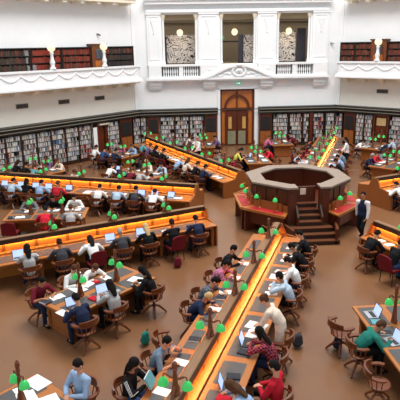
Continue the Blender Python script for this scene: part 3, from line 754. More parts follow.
def spoke(k):
    R0S = R0K.get(k, 4.05)
    nick, bb, wi, wd = SPK[k]      # wi: half width on increasing side (-Y), wd: on decreasing side (+Y)
    t = thing('reading_desk', SPDESC[k], 'desk', sf(bb, R0S), srot(bb), 'long radial reading desks')
    L = R1S-R0S
    m = MB(); m.box(-.04, L, -.085, .085, 1.18, 1.205); m.build('rail', RAILW, t)
    m = MB(); m.box(-.03, L, -.1, -.082, 1.05, 1.19); m.box(-.03, L, .082, .1, 1.05, 1.19); m.build('rail_fascia', DARKW, t)
    m = MB(); m.box(0, L, -.03, .03, .0, 1.18)
    x = .0
    while x < L:
        for s in (-1, 1): m.box(x, x+.09, min(s*.03, s*.045), max(s*.03, s*.045), .83, 1.1, 1)
        x += .955
    m.build('partition', [PANEL, WOOD], t)
    m = MB()
    for s in (-1, 1):
        m.box(0, L, min(s*.03, s*.19), max(s*.03, s*.19), .79, .815); m.box(0, L, min(s*.17, s*.19), max(s*.17, s*.19), .76, .79)
    m.build('ledge', TOPW, t)
    for s, w_ in ((-1, wi), (1, wd)):
        m = MB(); y0, y1 = sorted((s*.2, s*w_)); m.box(-.0, L, y0, y1, .715, .76); m.build('desktop', TOPW, t, bev=.008)
        m = MB(); y0, y1 = sorted((s*(w_-.14), s*(w_-.10))); m.box(.05, L, y0, y1, .63, .715); m.build('apron', WOOD, t)
        for i in range(12):
            rr = .98+.955*i-.05
            if rr+.35 > L: break
            p = sf(bb, R0S+rr, s*w_*.6)
            if not seen(p.x, p.y, .76, 10): continue
            y0, y1 = sorted((s*(.3 if w_ > .8 else .36), s*(w_-.14)))
            m = MB(); m.box(rr-.38, rr+.38, y0, y1, .758, .765); m.build('leather_inlay', LEATH, t)
        x = .1
        while x < L:
            p = sf(bb, R0S+x, s*w_*.6)
            if seen(p.x, p.y, .4, 30):
                m = MB(); y0, y1 = sorted((s*.035, s*(w_-.2))); m.box(x-.03, x+.03, y0, y1, 0.0, .7); y2, y3 = sorted((s*(w_-.2), s*(w_-.1))); m.box(x-.05, x+.05, y2, y3, 0, .715)
                m.build('support_panel', WOOD, t)
            x += 1.91
    m = MB(); m.prism([(-wi+.05, 0), (wd-.05, 0), (wd-.05, .72), (.3, .84), (.16, 1.17), (-.16, 1.17), (-.3, .84), (-wi+.05, .72)], -.06, .0, axis='x'); m.build('end_panel', WOOD, t)
    if k == 0:
        pass
    # strip lights under the rail
    for s in (-1, 1):
        c = sf(bb, (R0S+R1S)/2, s*.064)
        a = area('strip_light', (c.x, c.y, 1.065), L-.1, .03, STRIP_W, (1, .58, .18), (0, 0, srot(bb)))
        # tilt toward the panel
        a.rotation_euler = (s*-.15, 0, srot(bb))
    j = 0
    for r in LAMPR:
        p = sf(bb, r); u, v = pj(p.x, p.y, 1.5)
        if not (-20 < u < 420 and -20 < v < 425): continue
        place_lamp((p.x, p.y, 1.205), srot(bb), f'twin green shaded desk lamp on the {nick}, {ordn[j]} in view from the dais', 'twin green lamps along the long desks'); j += 1
for k in SPK: spoke(k)

# ================================================================== ISLAND TABLES
CT = Vector((-.15, -16.6, 0))
def tf(b, r, o=0):
    a = math.radians(b); return Vector((CT.x-r*math.sin(a)+o*math.cos(a), CT.y-r*math.cos(a)-o*math.sin(a), 0))
def island(b, ra, rb, o, w_, label, nlamps=2):
    rc = (ra+rb)/2; L = rb-ra; p = tf(b, rc, o)
    t = thing('island_table', label, 'table', p, srot(b), 'free standing reading tables between the long desks')
    hw = w_/2; hl = L/2
    m = MB(); m.box(-hl, hl, -hw, hw, .71, .76); m.build('tabletop', TOPW, t, bev=.008)
    m = MB(); m.box(-hl+.08, hl-.08, -hw+.08, hw-.08, .62, .71); m.build('apron', WOOD, t)
    n = 3
    for i in range(n):
        for s in (-1, 1):
            x0 = -hl+.08+(L-.16)/n*i+.04; x1 = x0+(L-.16)/n-.08; y0, y1 = sorted((s*.1, s*(hw-.08)))
            m = MB(); m.box(x0, x1, y0, y1, .758, .766); m.build('leather_inlay', LEATH, t)
    for s in (-1, 1):
        x = s*(hl-.22)
        m = MB(); m.prism([(-hw+.2, 0), (hw-.2, 0), (hw-.1, .62), (-hw+.1, .62)], x-.04, x+.04, axis='x')
        for q in (-1, 1): m.box(x-.07, x+.07, q*(hw-.2)-.05, q*(hw-.2)+.05, 0, .62)
        m.box(x-.06, x+.06, -hw+.25, hw-.25, .05, .12); m.build('pedestal_end', WOOD, t)
    m = MB(); m.box(-hl+.25, hl-.25, -.03, .03, .1, .62); m.build('centre_board', WOOD, t)
    for i in range(nlamps):
        x = (-.5 + i)*1.15 if nlamps == 2 else 0
        q = p+Matrix.Rotation(srot(b), 3, 'Z')@Vector((x, 0, 0))
        place_lamp((q.x, q.y, .762), srot(b), f'twin green shaded lamp, {["end nearer the dais", "end away from the dais"][i]}, {TN[label]}', 'twin green lamps on the island tables', 'table')
    return t
TAB = {}
def isl(key, b, ra, rb, o, label, nl=2, w_=1.42):
    p = tf(b, (ra+rb)/2, o)
    island(b, ra, rb, o, w_, label, nl); TAB[key] = (b, ra, rb, o, w_, label)
ISL = (('A', 45, 8.0, 10.75, 0, 'island table in the left foreground', 'left foreground island table'),
 ('B', 45, 12.48, 15.0, 2.65, 'island table at the bottom left corner', 'bottom left island table'),
 ('C', 0, 8.2, 11.0, 0, 'island table at the lower right edge', 'lower right island table'),
 ('D', 90, 7.8, 10.7, 0, 'island table at the left edge between two long desks', 'left edge island table'),
 ('E', 135, 7.3, 10.0, 0, 'island table in the middle left before the left bookcases', 'middle left island table'),
 ('E2', 135, 12.0, 14.4, 2.5, 'island table by the board in the back left corner', 'back corner island table'),
 ('E3', 135, 12.0, 14.4, -2.5, 'island table close under the left bookcases', 'left bookcase island table'),
 ('G', 180, 7.4, 9.9, 0, 'island table straight before the entrance door', 'table facing the entrance'),
 ('G2', 180, 12.3, 14.4, 2.45, 'island table nearest the entrance at its right', 'table right of entrance'),
 ('G3', 180, 12.3, 14.4, -2.3, 'island table nearest the entrance at its left', 'table left of entrance'),
 ('H', 225, 7.9, 10.5, 0, 'island table at the right edge behind the dais', 'right edge island table'),
 ('H2', 225, 12.1, 14.3, 2.5, 'island table at the far right beneath the right bookcases', 'far right island table'),
 ('H3', 225, 12.1, 14.3, -2.5, 'island table by the right wall board', 'right wall island table'))
TN = {r[5]: r[6] for r in ISL}
for r in ISL: isl(*r[:6], 2, 1.3)
# ================================================================== CHAIRS
def arc(rx, ry, z, a0, a1, n): return [(rx*math.cos(a0+(a1-a0)*i/n), ry*math.sin(a0+(a1-a0)*i/n)+.0, z) for i in range(n+1)]
def oak_chair():
    t = thing('swivel_chair', '', 'chair')
    m = MB(); pts = [(.24*math.cos(a)*(1 if abs(math.cos(a)) < .95 else .98), .22*math.sin(a)) for a in [2*PI*k/18 for k in range(18)]]
    m.prism([(x, max(-.2, y)) for x, y in pts], .42, .46); m.build('seat', CHW, t, bev=.012)
    # bent arm rail, open to the front (+y)
    m = MB(); n = 14; a0, a1 = math.radians(-200), math.radians(20)
    ring = []
    for i in range(n+1):
        a = a0+(a1-a0)*i/n; c, s = math.cos(a), math.sin(a)
        w_ = .045 if abs(s) < .3 and s > -.3 else .035
        ring.append([m.bm.verts.new(p) for p in ((c*(.29-w_), s*(.27-w_), .67), (c*(.29+w_), s*(.27+w_), .67), (c*(.29+w_), s*(.27+w_), .705), (c*(.29-w_), s*(.27-w_), .705))])
    for a, b in zip(ring, ring[1:]):
        for q in range(4): m.bm.faces.new((a[q], a[(q+1) % 4], b[(q+1) % 4], b[q]))
    m.bm.faces.new(ring[0][::-1]); m.bm.faces.new(ring[-1]); m.build('arm_rail', CHW, t)
    # crest
    m = MB(); ring = []; a0, a1 = math.radians(-145), math.radians(-35)
    for i in range(9):
        a = a0+(a1-a0)*i/8; c, s = math.cos(a), math.sin(a); h = .79+.03*math.sin(PI*i/8)
        ring.append([m.bm.verts.new(p) for p in ((c*.265, s*.245, .7), (c*.3, s*.28, .7), (c*.32, s*.30, h), (c*.285, s*.265, h))])
    for a, b in zip(ring, ring[1:]):
        for q in range(4): m.bm.faces.new((a[q], a[(q+1) % 4], b[(q+1) % 4], b[q]))
    m.bm.faces.new(ring[0][::-1]); m.bm.faces.new(ring[-1]); m.build('crest_rail', CHW, t)
    m = MB()
    for i in range(9):
        a = math.radians(-190+200*i/8)
        m.tube([(.21*math.cos(a), .19*math.sin(a), .45), (.29*math.cos(a), .27*math.sin(a), .68)], .011, 5)
    m.build('spindles', CHW, t)
    MB().lathe([(.05, .2), (.035, .24), (.03, .38), (.1, .41), (.1, .42)], n=10).build('pedestal', DARKW, t)
    for k in range(4):
        a = PI/4+k*PI/2; c, s = math.cos(a), math.sin(a)
        MB().tube([(.02*c, .02*s, .24), (.12*c, .12*s, .21), (.24*c, .24*s, .1), (.3*c, .3*s, .03), (.32*c, .32*s, .025)], [.032, .03, .026, .024, .02], 6).build('leg', CHW, t)
    return t
def red_chair():
    t = thing('upholstered_chair', '', 'chair')
    MB().box(-.24, .24, -.2, .24, .4, .48).build('seat', MARO, t, bev=.03)
    m = MB(); ring = []
    for i in range(7):
        x = -.25+.5*i/6; y = -.24-.05*math.cos(PI*(x/.5))
        for_ = []
        ring.append([m.bm.verts.new(p) for p in ((x, y+.03, .44), (x, y-.04, .44), (x*.96, y-.12, .93-.08*abs(x/.25)**3), (x*.96, y-.05, .93-.08*abs(x/.25)**3))])
    for a, b in zip(ring, ring[1:]):
        for q in range(4): m.bm.faces.new((a[q], a[(q+1) % 4], b[(q+1) % 4], b[q]))
    m.bm.faces.new(ring[0][::-1]); m.bm.faces.new(ring[-1]); m.build('backrest', MARO, t, bev=.012)
    for x in (-.21, .21):
        for y in (-.18, .2): MB().tube([(x, y, .41), (x*1.08, y*1.1, .01)], .014, 6).build('leg', BLACKM, t)
    return t
PROTO = {'oak': oak_chair(), 'red': red_chair()}; used = {'oak': False, 'red': False}
CHL = {'oak': 'brown oak swivel armchair', 'red': 'maroon upholstered chair'}
nchairs = [0]
def put_chair(kind, p, rz, where):
    lb = f'{CHL[kind]}, {where}'; g = CHL[kind]+'s in the reading room'
    nchairs[0] += 1
    if not used[kind]:
        used[kind] = True; o = PROTO[kind]; o.location = p; o.rotation_euler = (0, 0, rz); o['label'] = lb; o['group'] = g; return o
    return dup(PROTO[kind], p, rz, lb, g)

# ================================================================== PEOPLE
def ik(a, b, l1, l2, pole):
    a, b, pole = Vector(a), Vector(b), Vector(pole)
    d = b-a; L = min(d.length, (l1+l2)*.995); dn = d.normalized()
    x = (l1*l1-l2*l2+L*L)/(2*L); h = math.sqrt(max(0, l1*l1-x*x))
    pp = (pole-dn*pole.dot(dn)).normalized()
    return a+dn*x+pp*h, a+dn*L
def make_pose(name, lean=20, hp=30, hy=0, hands=((-.16, .46, .81), (.16, .46, .81)), stand=False, hunch=0, legs=None):
    """+y forward; returns dict of meshes"""
    P = {}
    pel = Vector((0, 0, .94 if stand else .55))
    la = math.radians(lean); sd = Vector((0, math.sin(la), math.cos(la)))
    waist = pel+Vector((0, .0, .1)) if stand else pel+Vector((0, .01, .1))
    la2 = math.radians(lean+hunch); sd2 = Vector((0, math.sin(la2), math.cos(la2)))
    chest = waist+sd*.2; neck0 = chest+sd2*.2
    head_c = neck0+(sd2*.5+Vector((0, .1, .5)).normalized()*.5)*.2
    Rh = Matrix.Rotation(math.radians(hy), 3, 'Z')@Matrix.Rotation(-math.radians(hp), 3, 'X')
    def body_parts(mb, inf=0, parts=('torso', 'arms', 'head', 'legs', 'hands'), sleeve=2):
        i = inf
        if 'torso' in parts:
            mb.cap(pel, waist, (.165+i, .115+i), (.14+i, .1+i)); mb.cap(waist, chest, (.14+i, .1+i), (.165+i, .115+i)); mb.cap(chest, neck0-sd2*.07, (.165+i, .115+i), (.13+i, .08+i))
            mb.cap(neck0-sd2*.06+Vector((-.13, 0, 0)), neck0-sd2*.06+Vector((.13, 0, 0)), (.06+i, .06+i), (.06+i, .06+i), (0, 1, 0))
        if 'neck' in parts or 'head' in parts: mb.cap(neck0-sd2*.05, head_c-Rh@Vector((0, .02, .05)), (.055, .055), (.052, .052))
        for s in (-1, 1):
            sh = neck0-sd2*.06+Vector((s*.185, 0, 0)); H = Vector(hands[0] if s < 0 else hands[1])
            el, wr = ik(sh, H, .28, .25, (s*.9, -.25, -.8))
            if 'arms' in parts:
                mb.cap(sh, el, (.055+i, .055+i), (.043+i, .043+i))
                if sleeve == 2: mb.cap(el, wr, (.043+i, .043+i), (.03+i, .028+i))
            if 'hands' in parts:
                dn = (wr-el).normalized(); flat = Vector((dn.x*.8-s*.25, dn.y, min(0, dn.z)*.3)).normalized()
                side = flat.cross(Vector((0, 0, 1))).normalized()
                pe = wr+flat*.085
                mb.cap(wr, pe, (.032, .016), (.04, .013), side, 10)
                for q, (off, ln) in enumerate(((-.031, .06), (-.011, .075), (.01, .07), (.03, .055))):
                    b0 = pe+side*off; b1 = b0+flat*ln*.55+Vector((0, 0, -.006)); b2 = b1+flat*ln*.45+Vector((0, 0, -.018))
                    mb.cap(b0-flat*.02, b1, (.009, .009), (.0085, .0085), side, 6); mb.cap(b1, b2, (.0085, .0085), (.0075, .0075), side, 6)
                th0 = wr+flat*.025+side*(-s)*(-.028)*-1
                th1 = th0+side*(s*-1)*-.0+(flat*.6+side*(-s*.8)).normalized()*.04; th2 = th1+(flat*.95+side*(-s*.3)).normalized()*.03
                mb.cap(th0, th1, (.012, .012), (.01, .01), side, 6); mb.cap(th1, th2, (.01, .01), (.008, .008), side, 6)
        if 'head' in parts:
            mb.ell(head_c, .076, .092, .112, Rh, 20, 14); mb.ell(head_c+Rh@Vector((0, .03, -.055)), .052, .058, .058, Rh, 14, 10)
            mb.cap(head_c+Rh@Vector((0, .088, .012)), head_c+Rh@Vector((0, .104, -.02)), (.009, .01), (.015, .013))
            for s in (-1, 1):
                mb.ell(head_c+Rh@Vector((s*.078, -.005, -.01)), .011, .022, .032, Rh, 8, 6)
        if 'legs' in parts or 'shorts' in parts:
            for s in (-1, 1):
                hip, kn, an = LEG[s]
                mb.cap(hip, kn, (.085+i, .085+i), (.058+i, .058+i)); mb.cap(kn, an, (.055+i, .055+i), (.038+i, .038+i))
    if stand:
        LEG = legs or {s: (pel+Vector((s*.09, 0, -.05)), Vector((s*.1, .04, .5)), Vector((s*.1, 0, .09))) for s in (-1, 1)}
    else:
        LEG = {s: (pel+Vector((s*.09, .0, -.01)), Vector((s*.12, .42, .53)), Vector((s*.12, .40, .1))) for s in (-1, 1)}
    LEG = {s: tuple(Vector(q) for q in LEG[s]) for s in LEG}
    mb = MB(); body_parts(mb)
    for s in (-1, 1): an = LEG[s][2]; mb.cap(an, an+Vector((0, .12, -.05)), (.035, .03), (.03, .025))
    me = remesh(mb, .0085, SKIN, 'body', 1)
    # eyes, brows and mouth
    bm = bmesh.new(); bm.from_mesh(me); q = MB(); q.bm.free(); q.bm = bm
    for s in (-1, 1):
        q.ell(head_c+Rh@Vector((s*.03, .083, .012)), .012, .008, .007, Rh, 8, 6, 1)
        q.ell(head_c+Rh@Vector((s*.03, .082, .034)), .017, .008, .004, Rh, 8, 6, 1)
    q.ell(head_c+Rh@Vector((0, .083, -.052)), .022, .01, .007, Rh, 8, 6, 2)
    for p in bm.faces: p.smooth = True
    bm.to_mesh(me); bm.free(); me.materials.clear()
    for m_ in (SKIN, EYE, LIP): me.materials.append(m_)
    P['body'] = me
    G = fab('default', 120, 120, 120)
    mb = MB(); body_parts(mb, .014, ('torso', 'arms')); P['long'] = remesh(mb, .013, G, 'top', 2)
    mb = MB(); body_parts(mb, .014, ('torso', 'arms'), 1)
    P['short'] = remesh(mb, .013, G, 'top', 2)
    mb = MB(); mb.cap(pel, pel+Vector((0, 0, .06)), (.172, .125), (.16, .115)); body_parts(mb, .014, ('legs',)); P['trousers'] = remesh(mb, .013, G, 'trousers', 2)
    h = head_c
    mb = MB(); mb.ell(h+Rh@Vector((0, -.016, .026)), .086, .098, .1, Rh, 18, 12); mb.ell(h+Rh@Vector((0, -.04, -.02)), .08, .07, .07, Rh, 14, 10)
    P['shorthair'] = remesh(mb, .011, G, 'hair', 2)
    mb = MB(); mb.ell(h+Rh@Vector((0, -.016, .026)), .09, .1, .103, Rh, 18, 12)
    back = h+Rh@Vector((0, -.07, -.05)); dn = (-sd2*.8+Vector((0, -.1, -.25))).normalized()
    mb.cap(h+Rh@Vector((0, -.045, -.01)), back+dn*.06, (.085, .06), (.095, .045)); mb.cap(back+dn*.06, back+dn*.24+Vector((0, -.02, 0)), (.095, .045), (.06, .025))
    for s in (-1, 1): mb.cap(h+Rh@Vector((s*.07, -.0, .03)), h+Rh@Vector((s*.075, .0, -.12)), (.022, .035), (.025, .03))
    P['longhair'] = remesh(mb, .011, G, 'hair', 2)
    mb = MB(); mb.ell(h+Rh@Vector((0, -.016, .026)), .087, .098, .101, Rh, 18, 12); mb.ell(h+Rh@Vector((0, -.1, .06)), .045, .04, .045, Rh, 12, 8); mb.ell(h+Rh@Vector((0, -.04, -.02)), .08, .07, .06, Rh, 12, 8)
    P['bunhair'] = remesh(mb, .011, G, 'hair', 2)
    P['shoe'] = []
    for s in (-1, 1):
        an = LEG[s][2]; mb = MB(); z = an.z-.055
        mb.cap(an+Vector((0, -.03, -.045)), an+Vector((0, .16, -.05)), (.045, .04), (.042, .03)); P['shoe'].append(remesh(mb, .014, G, 'shoe', 1))
    P['head'] = head_c; P['arm'] = {}
    for s in (-1, 1):
        sh = neck0-sd2*.06+Vector((s*.185, 0, 0)); P['arm'][s] = (sh,)+tuple(ik(sh, Vector(hands[0] if s < 0 else hands[1]), .28, .25, (s*.9, -.25, -.8)))
    return P
POSE = {
    'read': make_pose('read', 24, 42, 0, hunch=10),
    'write': make_pose('write', 34, 52, 8, ((-.2, .52, .80), (.1, .48, .81)), hunch=12),
    'type': make_pose('type', 12, 26, 0, ((-.11, .50, .83), (.11, .50, .83)), hunch=8),
    'chin': make_pose('chin', 26, 26, -12, ((-.09, .40, 1.02), (.2, .46, .81)), hunch=10),
    'deep': make_pose('deep', 46, 58, 0, ((-.22, .5, .80), (.2, .54, .80)), hunch=8),
    'hold': make_pose('hold', 6, 38, 10, ((-.08, .36, .88), (.1, .36, .88)), hunch=10),
    'lap': make_pose('lap', -2, 30, 0, ((-.05, .30, .76), (.06, .32, .77)), hunch=8),
    'stand': make_pose('stand', 6, 30, 0, ((-.2, .3, .95), (.2, .3, .95)), True),
    'bend': make_pose('bend', 38, 40, 0, ((-.2, .5, .82), (.2, .5, .82)), True, hunch=8),
    'walk': make_pose('walk', 4, 6, 10, ((-.22, .12, .80), (.23, -.08, .80)), True, 0,
                      {-1: ((-.09, 0, .89), (-.1, .2, .5), (-.1, .16, .09)), 1: ((.09, 0, .89), (.1, .02, .47), (.1, -.28, .14))}),
}
def omesh(name, me, parent, m, loc=(0, 0, 0)):
    o = link(name, me, parent, loc)
    for i, s in enumerate(o.material_slots):
        if i == 0 and m is not None: s.link = 'OBJECT'; s.material = m
    return o
HAIR = {'black': fab('hair_black', 26, 22, 22), 'brown': fab('hair_brown', 84, 56, 38), 'dark brown': fab('hair_dark', 48, 32, 26), 'blond': fab('hair_blond', 196, 168, 120), 'grey': fab('hair_grey', 156, 150, 144)}
CLO = {'white': (232, 232, 230), 'light blue': (150, 176, 208), 'pale blue': (176, 196, 214), 'black': (24, 24, 27), 'navy blue': (34, 42, 68), 'dark grey': (62, 62, 68), 'light grey': (176, 176, 176), 'red': (186, 32, 48), 'crimson': (206, 40, 60), 'maroon': (110, 30, 44),
       'teal green': (36, 116, 104), 'pink': (196, 104, 142), 'purple': (104, 84, 120), 'yellow': (206, 196, 90), 'cream': (226, 208, 190), 'teal': (96, 160, 170), 'grey': (120, 122, 126), 'blue grey': (110, 130, 150), 'denim blue': (52, 74, 116)}
def clo(n): return fab(n.replace(' ', '_'), *CLO[n])
def check_mat(name, c1, c2, scale=22):
    if name in MATS: return MATS[name]
    m = mat(name, c1, .85, .15); nt = m.node_tree; b = nt.nodes['Principled BSDF']
    tc = nt.nodes.new('ShaderNodeTexCoord'); ck = nt.nodes.new('ShaderNodeTexChecker'); ck.inputs['Scale'].default_value = scale
    ck.inputs['Color1'].default_value = c1; ck.inputs['Color2'].default_value = c2
    nt.links.new(tc.outputs['Object'], ck.inputs['Vector']); nt.links.new(ck.outputs['Color'], b.inputs['Base Color']); return m
PLAID = check_mat('red_plaid', srgb(176, 70, 84), srgb(58, 34, 48)); PLAID2 = check_mat('grey_plaid', srgb(110, 118, 126), srgb(60, 64, 78)); PINKP = check_mat('pink_plaid', srgb(206, 130, 160), srgb(150, 80, 110))
SPECIAL = {'red plaid': PLAID, 'grey plaid': PLAID2, 'pink plaid': PINKP}
npeople = [0]
def person(p, rz, pose, top, hair, hl, where, sleeve='long', low='navy blue', skin=None, z=0):
    npeople[0] += 1
    P = POSE[pose]; verb = {'stand': 'standing', 'walk': 'walking'}.get(pose, 'seated')
    act = {'read': 'reading', 'write': 'writing', 'type': 'typing', 'chin': 'resting chin on hand', 'deep': 'bent over the desk', 'hold': 'holding something', 'lap': 'sitting upright', 'stand': '', 'walk': '', 'bend': ''}[pose]
    hl_n = {'short': 'short', 'long': 'long', 'bun': 'tied up'}[hl]
    lb = f'{hair.replace("dark brown", "dark")}-haired person in {top} top, {where}'
    t = thing('person', lb, 'person', (p.x, p.y, z), rz, 'readers in the library')
    omesh('body', P['body'], t, skin or (SKIN if npeople[0] % 2 else SKIN2))
    omesh('top', P[sleeve], t, SPECIAL.get(top) or clo(top))
    omesh('trousers', P['trousers'], t, clo('black' if low == 'navy blue' and npeople[0] % 3 else low))
    omesh('hair', P[{'short': 'shorthair', 'long': 'longhair', 'bun': 'bunhair'}[hl]], t, HAIR[hair])
    if pose == 'hold':                       # three pale stripes down each sleeve
        mb = MB()
        for s in (-1, 1):
            sh, el, wr = P['arm'][s]; dn = (el-sh).normalized(); o_ = Vector((s, 0, .35)); o_ = (o_-dn*o_.dot(dn)).normalized(); sd_ = dn.cross(o_)
            for q in (-1, 0, 1):
                off = (o_+sd_*q*.42).normalized()
                mb.tube([sh+off*.067, (sh+el)/2+off*.064, el+off*.058, (el+wr)/2+off*.052], .006, 5)
        link('sleeve_stripes', mb.mesh('sleeve_stripes', PAPER), t)['label'] = 'three white sleeve stripes'
        link('blue_book', MB().box(-.11, .11, -.02, .02, 0, .2).mesh('blue_book', clo('teal')), None) if False else None
    for s in P['shoe']: omesh('shoe', s, t, clo('black'))
    return t

# ------------------------------------------------------------------ desk clutter
PAPM = MB().box(-.105, .105, -.148, .148, 0, .004).mesh('paper_sheet', PAPER)
def open_book_mesh():
    m = MB(); m.prism([(-.17, 0), (.17, 0), (.17, .012), (.09, .03), (0, .012), (-.09, .03), (-.17, .012)], -.12, .12, axis='y'); return m.mesh('pages', PAPER)
OBM = open_book_mesh()
LB = MB().box(-.165, .165, -.115, .115, 0, .016).mesh('base', SILVER); LBK = MB().box(-.165, .165, -.115, .115, 0, .016).mesh('base', BLACKM)
LK = MB().box(-.14, .14, -.02, .08, .016, .018).mesh('keyboard', BLACKM)
m = MB(); m.obox((0, .15, .115), (.165, 0, 0), (0, .004, -.0015), (0, .035, .105)); LS = m.mesh('lid', BLACKM)
m = MB(); m.obox((0, .1455, .115), (.15, 0, 0), (0, .001, -.0004), (0, .032, .094)); LSC = m.mesh('screen', SCREEN)
def dloc(frame, x, y): return frame(x, y)
cnt = {}
def lab(base, where):
    k = (base, where); cnt[k] = cnt.get(k, 0)+1
    return f'{base} {where}'
def laptop(p, rz, where, dark=False, z=.767):
    t = thing('laptop', f'open {"black" if dark else "silver"} laptop, {where}', 'laptop', (p.x, p.y, z), rz, 'laptops in use on the desks')
    link('base', LBK if dark else LB, t); link('keyboard', LK, t); l = link('lid', LS, t); link('screen', LSC, l)
def sheet(p, rz, where, z=.767, s=1):
    o = link('paper_sheet', PAPM, None, (p.x, p.y, z), rz); tag(o, f'white paper sheet, {where}', 'paper', 'loose papers on the desks'); o.scale = (s, s, 1)
def obook(p, rz, where, z=.767):
    t = thing('open_book', f'open white-paged book, {where}', 'book', (p.x, p.y, z), rz, 'open books on the desks')
    link('pages', OBM, t); MB().box(-.175, .175, -.125, .125, -.0, .002).build('cover', clo('navy blue'), t)
BKM = {}
def closed_book(p, rz, where, col, z=.767):
    if col not in BKM: BKM[col] = (MB().box(-.09, .09, -.125, .125, 0, .03).mesh('cover', clo(col)), MB().box(-.085, .094, -.12, .12, .005, .025).mesh('page_block', PAPER))
    t = thing('closed_book', f'closed {col} book, {where}', 'book', (p.x, p.y, z), rz, 'closed books on the desks'); link('cover', BKM[col][0], t); link('page_block', BKM[col][1], t)
def bottle(p, where, col=(120, 160, 200), z=.767):
    t = thing('water_bottle', f'drink bottle, {where}', 'bottle', (p.x, p.y, z))
    MB().lathe([(.03, 0), (.033, .01), (.033, .14), (.014, .18)], n=10).build('bottle_body', mat('bottle_%d_%d' % col[:2], srgb(*col), .2, .6), t); MB().lathe([(.016, .18), (.016, .205)], n=8).build('cap', PAPER, t)
def bag(p, rz, where, col, s=1):
    t = thing('backpack', f'{col} bag {where}', 'bag', (p.x, p.y, 0), rz)
    mb = MB(); mb.cap((0, 0, .12), (0, 0, .3), (.15, .1), (.12, .08)); mb.cap((0, .09, .12), (0, .09, .18), (.1, .04), (.09, .03))
    o = link('bag_body', remesh(mb, .015, clo(col), 'bag_body', 2), t); o.scale = (s, s, s)
    MB().tube([(-.04, -.05, .36), (-.02, -.07, .42), (.02, -.07, .42), (.04, -.05, .36)], .01).build('strap', BLACKM, t)

# seats along a long desk ------------------------------------------
SIDE = {1: 'right', -1: 'left'}
def seat_frame(k, r, s, out=0):
    """chair position for long desk k, radius r, side s(+1 = decreasing bearing)"""
    nick, bb, wi, wd = SPK[k]; w_ = wd if s > 0 else wi
    p = sf(bb, r, s*(w_+.27+out)); rz = srot(bb)+(PI if s > 0 else 0)
    return p, rz
def desk_spot(k, r, s, inw=.3, dx=0):
    nick, bb, wi, wd = SPK[k]; w_ = wd if s > 0 else wi
    return sf(bb, r+dx, s*max(.3, (w_-inw))), srot(bb)+(PI if s > 0 else 0)
sidenm = {(0, 1): 'right side', (0, -1): 'left side', (1, 1): 'near side', (1, -1): 'far side', (2, 1): 'near side', (2, -1): 'far side', (3, 1): 'near side', (3, -1): 'far side', (4, 1): 'left side', (4, -1): 'right side', (5, 1): 'far side', (5, -1): 'near side', (7, -1): 'near side', (7, 1): 'far side'}
sidenm[(3, 1)] = 'far side'; sidenm[(3, -1)] = 'near side'
def row(k, s, items):
    """items: (r, person tuple or None, chair kind or None, clutter string, out)"""
    sn = f'{sidenm[(k, s)]} of the {SPK[k][0]}'
    for i, it in enumerate(items):
        r, per, ch, cl = it[:4]; out = it[4] if len(it) > 4 else 0
        o_ = ordn[i] if i < len(ordn) else 'last'
        if (k, s) in ((1, 1), (2, 1)): out += .1
        p, rz = seat_frame(k, r, s, out)
        where = f'{o_} from dais on {sidenm[(k, s)]} of {SPK[k][0]}'
        if ch: put_chair(ch, p, rz+(rnd.uniform(-.12, .12) if per else rnd.uniform(-.6, .6)), where)
        if per:
            pose, top, hair, hl = per[:4]; kw = per[4] if len(per) > 4 else {}
            person(p, rz+kw.pop('turn', 0), pose, top, hair, hl, where, **kw)
        for j, c in enumerate(cl):
            q, rq = desk_spot(k, r, s, .28, (j-(len(cl)-1)/2)*.36)
            rq += rnd.uniform(-.2, .2)
            wh = f'{o_} place from dais, {sidenm[(k, s)]} of {SPK[k][0]}'
            if len(cl) > 1: wh = (['inner item,', 'outer item,'] if len(cl) == 2 else ['inner item,', 'middle item,', 'outer item,'])[j if s > 0 or len(cl) == 1 else j]+' '+wh
            if c == 'L': laptop(q, rq, wh)
            elif c == 'K': laptop(q, rq, wh, True)
            elif c == 'P': sheet(q, rq, wh)
            elif c == 'Q': sheet(q, rq, wh, s=1.5)
            elif c == 'O': obook(q, rq, wh)
            elif c == 'R': closed_book(q, rq, wh, 'red')
            elif c == 'B': closed_book(q, rq, wh, 'navy blue')
            elif c == 'G': closed_book(q, rq, wh, 'dark grey')
            elif c == 'W': bottle(q, wh)
# main foreground desk, right side (+1)
row(0, 1, [
    (4.85, ('read', 'black', 'black', 'short'), 'oak', 'GP', -.08),
    (5.8, ('write', 'black', 'black', 'short'), 'oak', 'PO', -.08),
    (7.0, ('read', 'white', 'black', 'short', {'sleeve': 'short'}), 'oak', 'PQ', -.08),
    (8.0, ('chin', 'pale blue', 'black', 'short'), 'oak', 'OP', -.1),
    (10.0, ('bend', 'cream', 'brown', 'bun', {'sleeve': 'short', 'low': 'cream'}), 'oak', 'QO', .0),
    (10.75, ('chin', 'red plaid', 'black', 'long'), 'oak', 'KG'),
    (11.95, ('lap', 'red', 'black', 'short', {'turn': -.2}), 'oak', 'GP', .28),
    (12.45, ('deep', 'light blue', 'brown', 'long'), 'oak', 'KRP')])
row(0, -1, [
    (6.55, ('read', 'black', 'black', 'short'), 'oak', 'P'),
    (7.5, ('write', 'pink plaid', 'black', 'short'), 'oak', 'P'),
    (8.6, ('write', 'grey plaid', 'black', 'short'), 'oak', 'PG'),
    (9.35, ('deep', 'navy blue', 'blond', 'short'), 'oak', 'P'),
    (10.75, None, 'oak', 'G', .1),
    (11.6, ('chin', 'blue grey', 'black', 'short', {'sleeve': 'short'}), 'oak', 'P'),
    (12.55, ('hold', 'black', 'black', 'long', {'low': 'denim blue'}), 'oak', 'P', .1)])
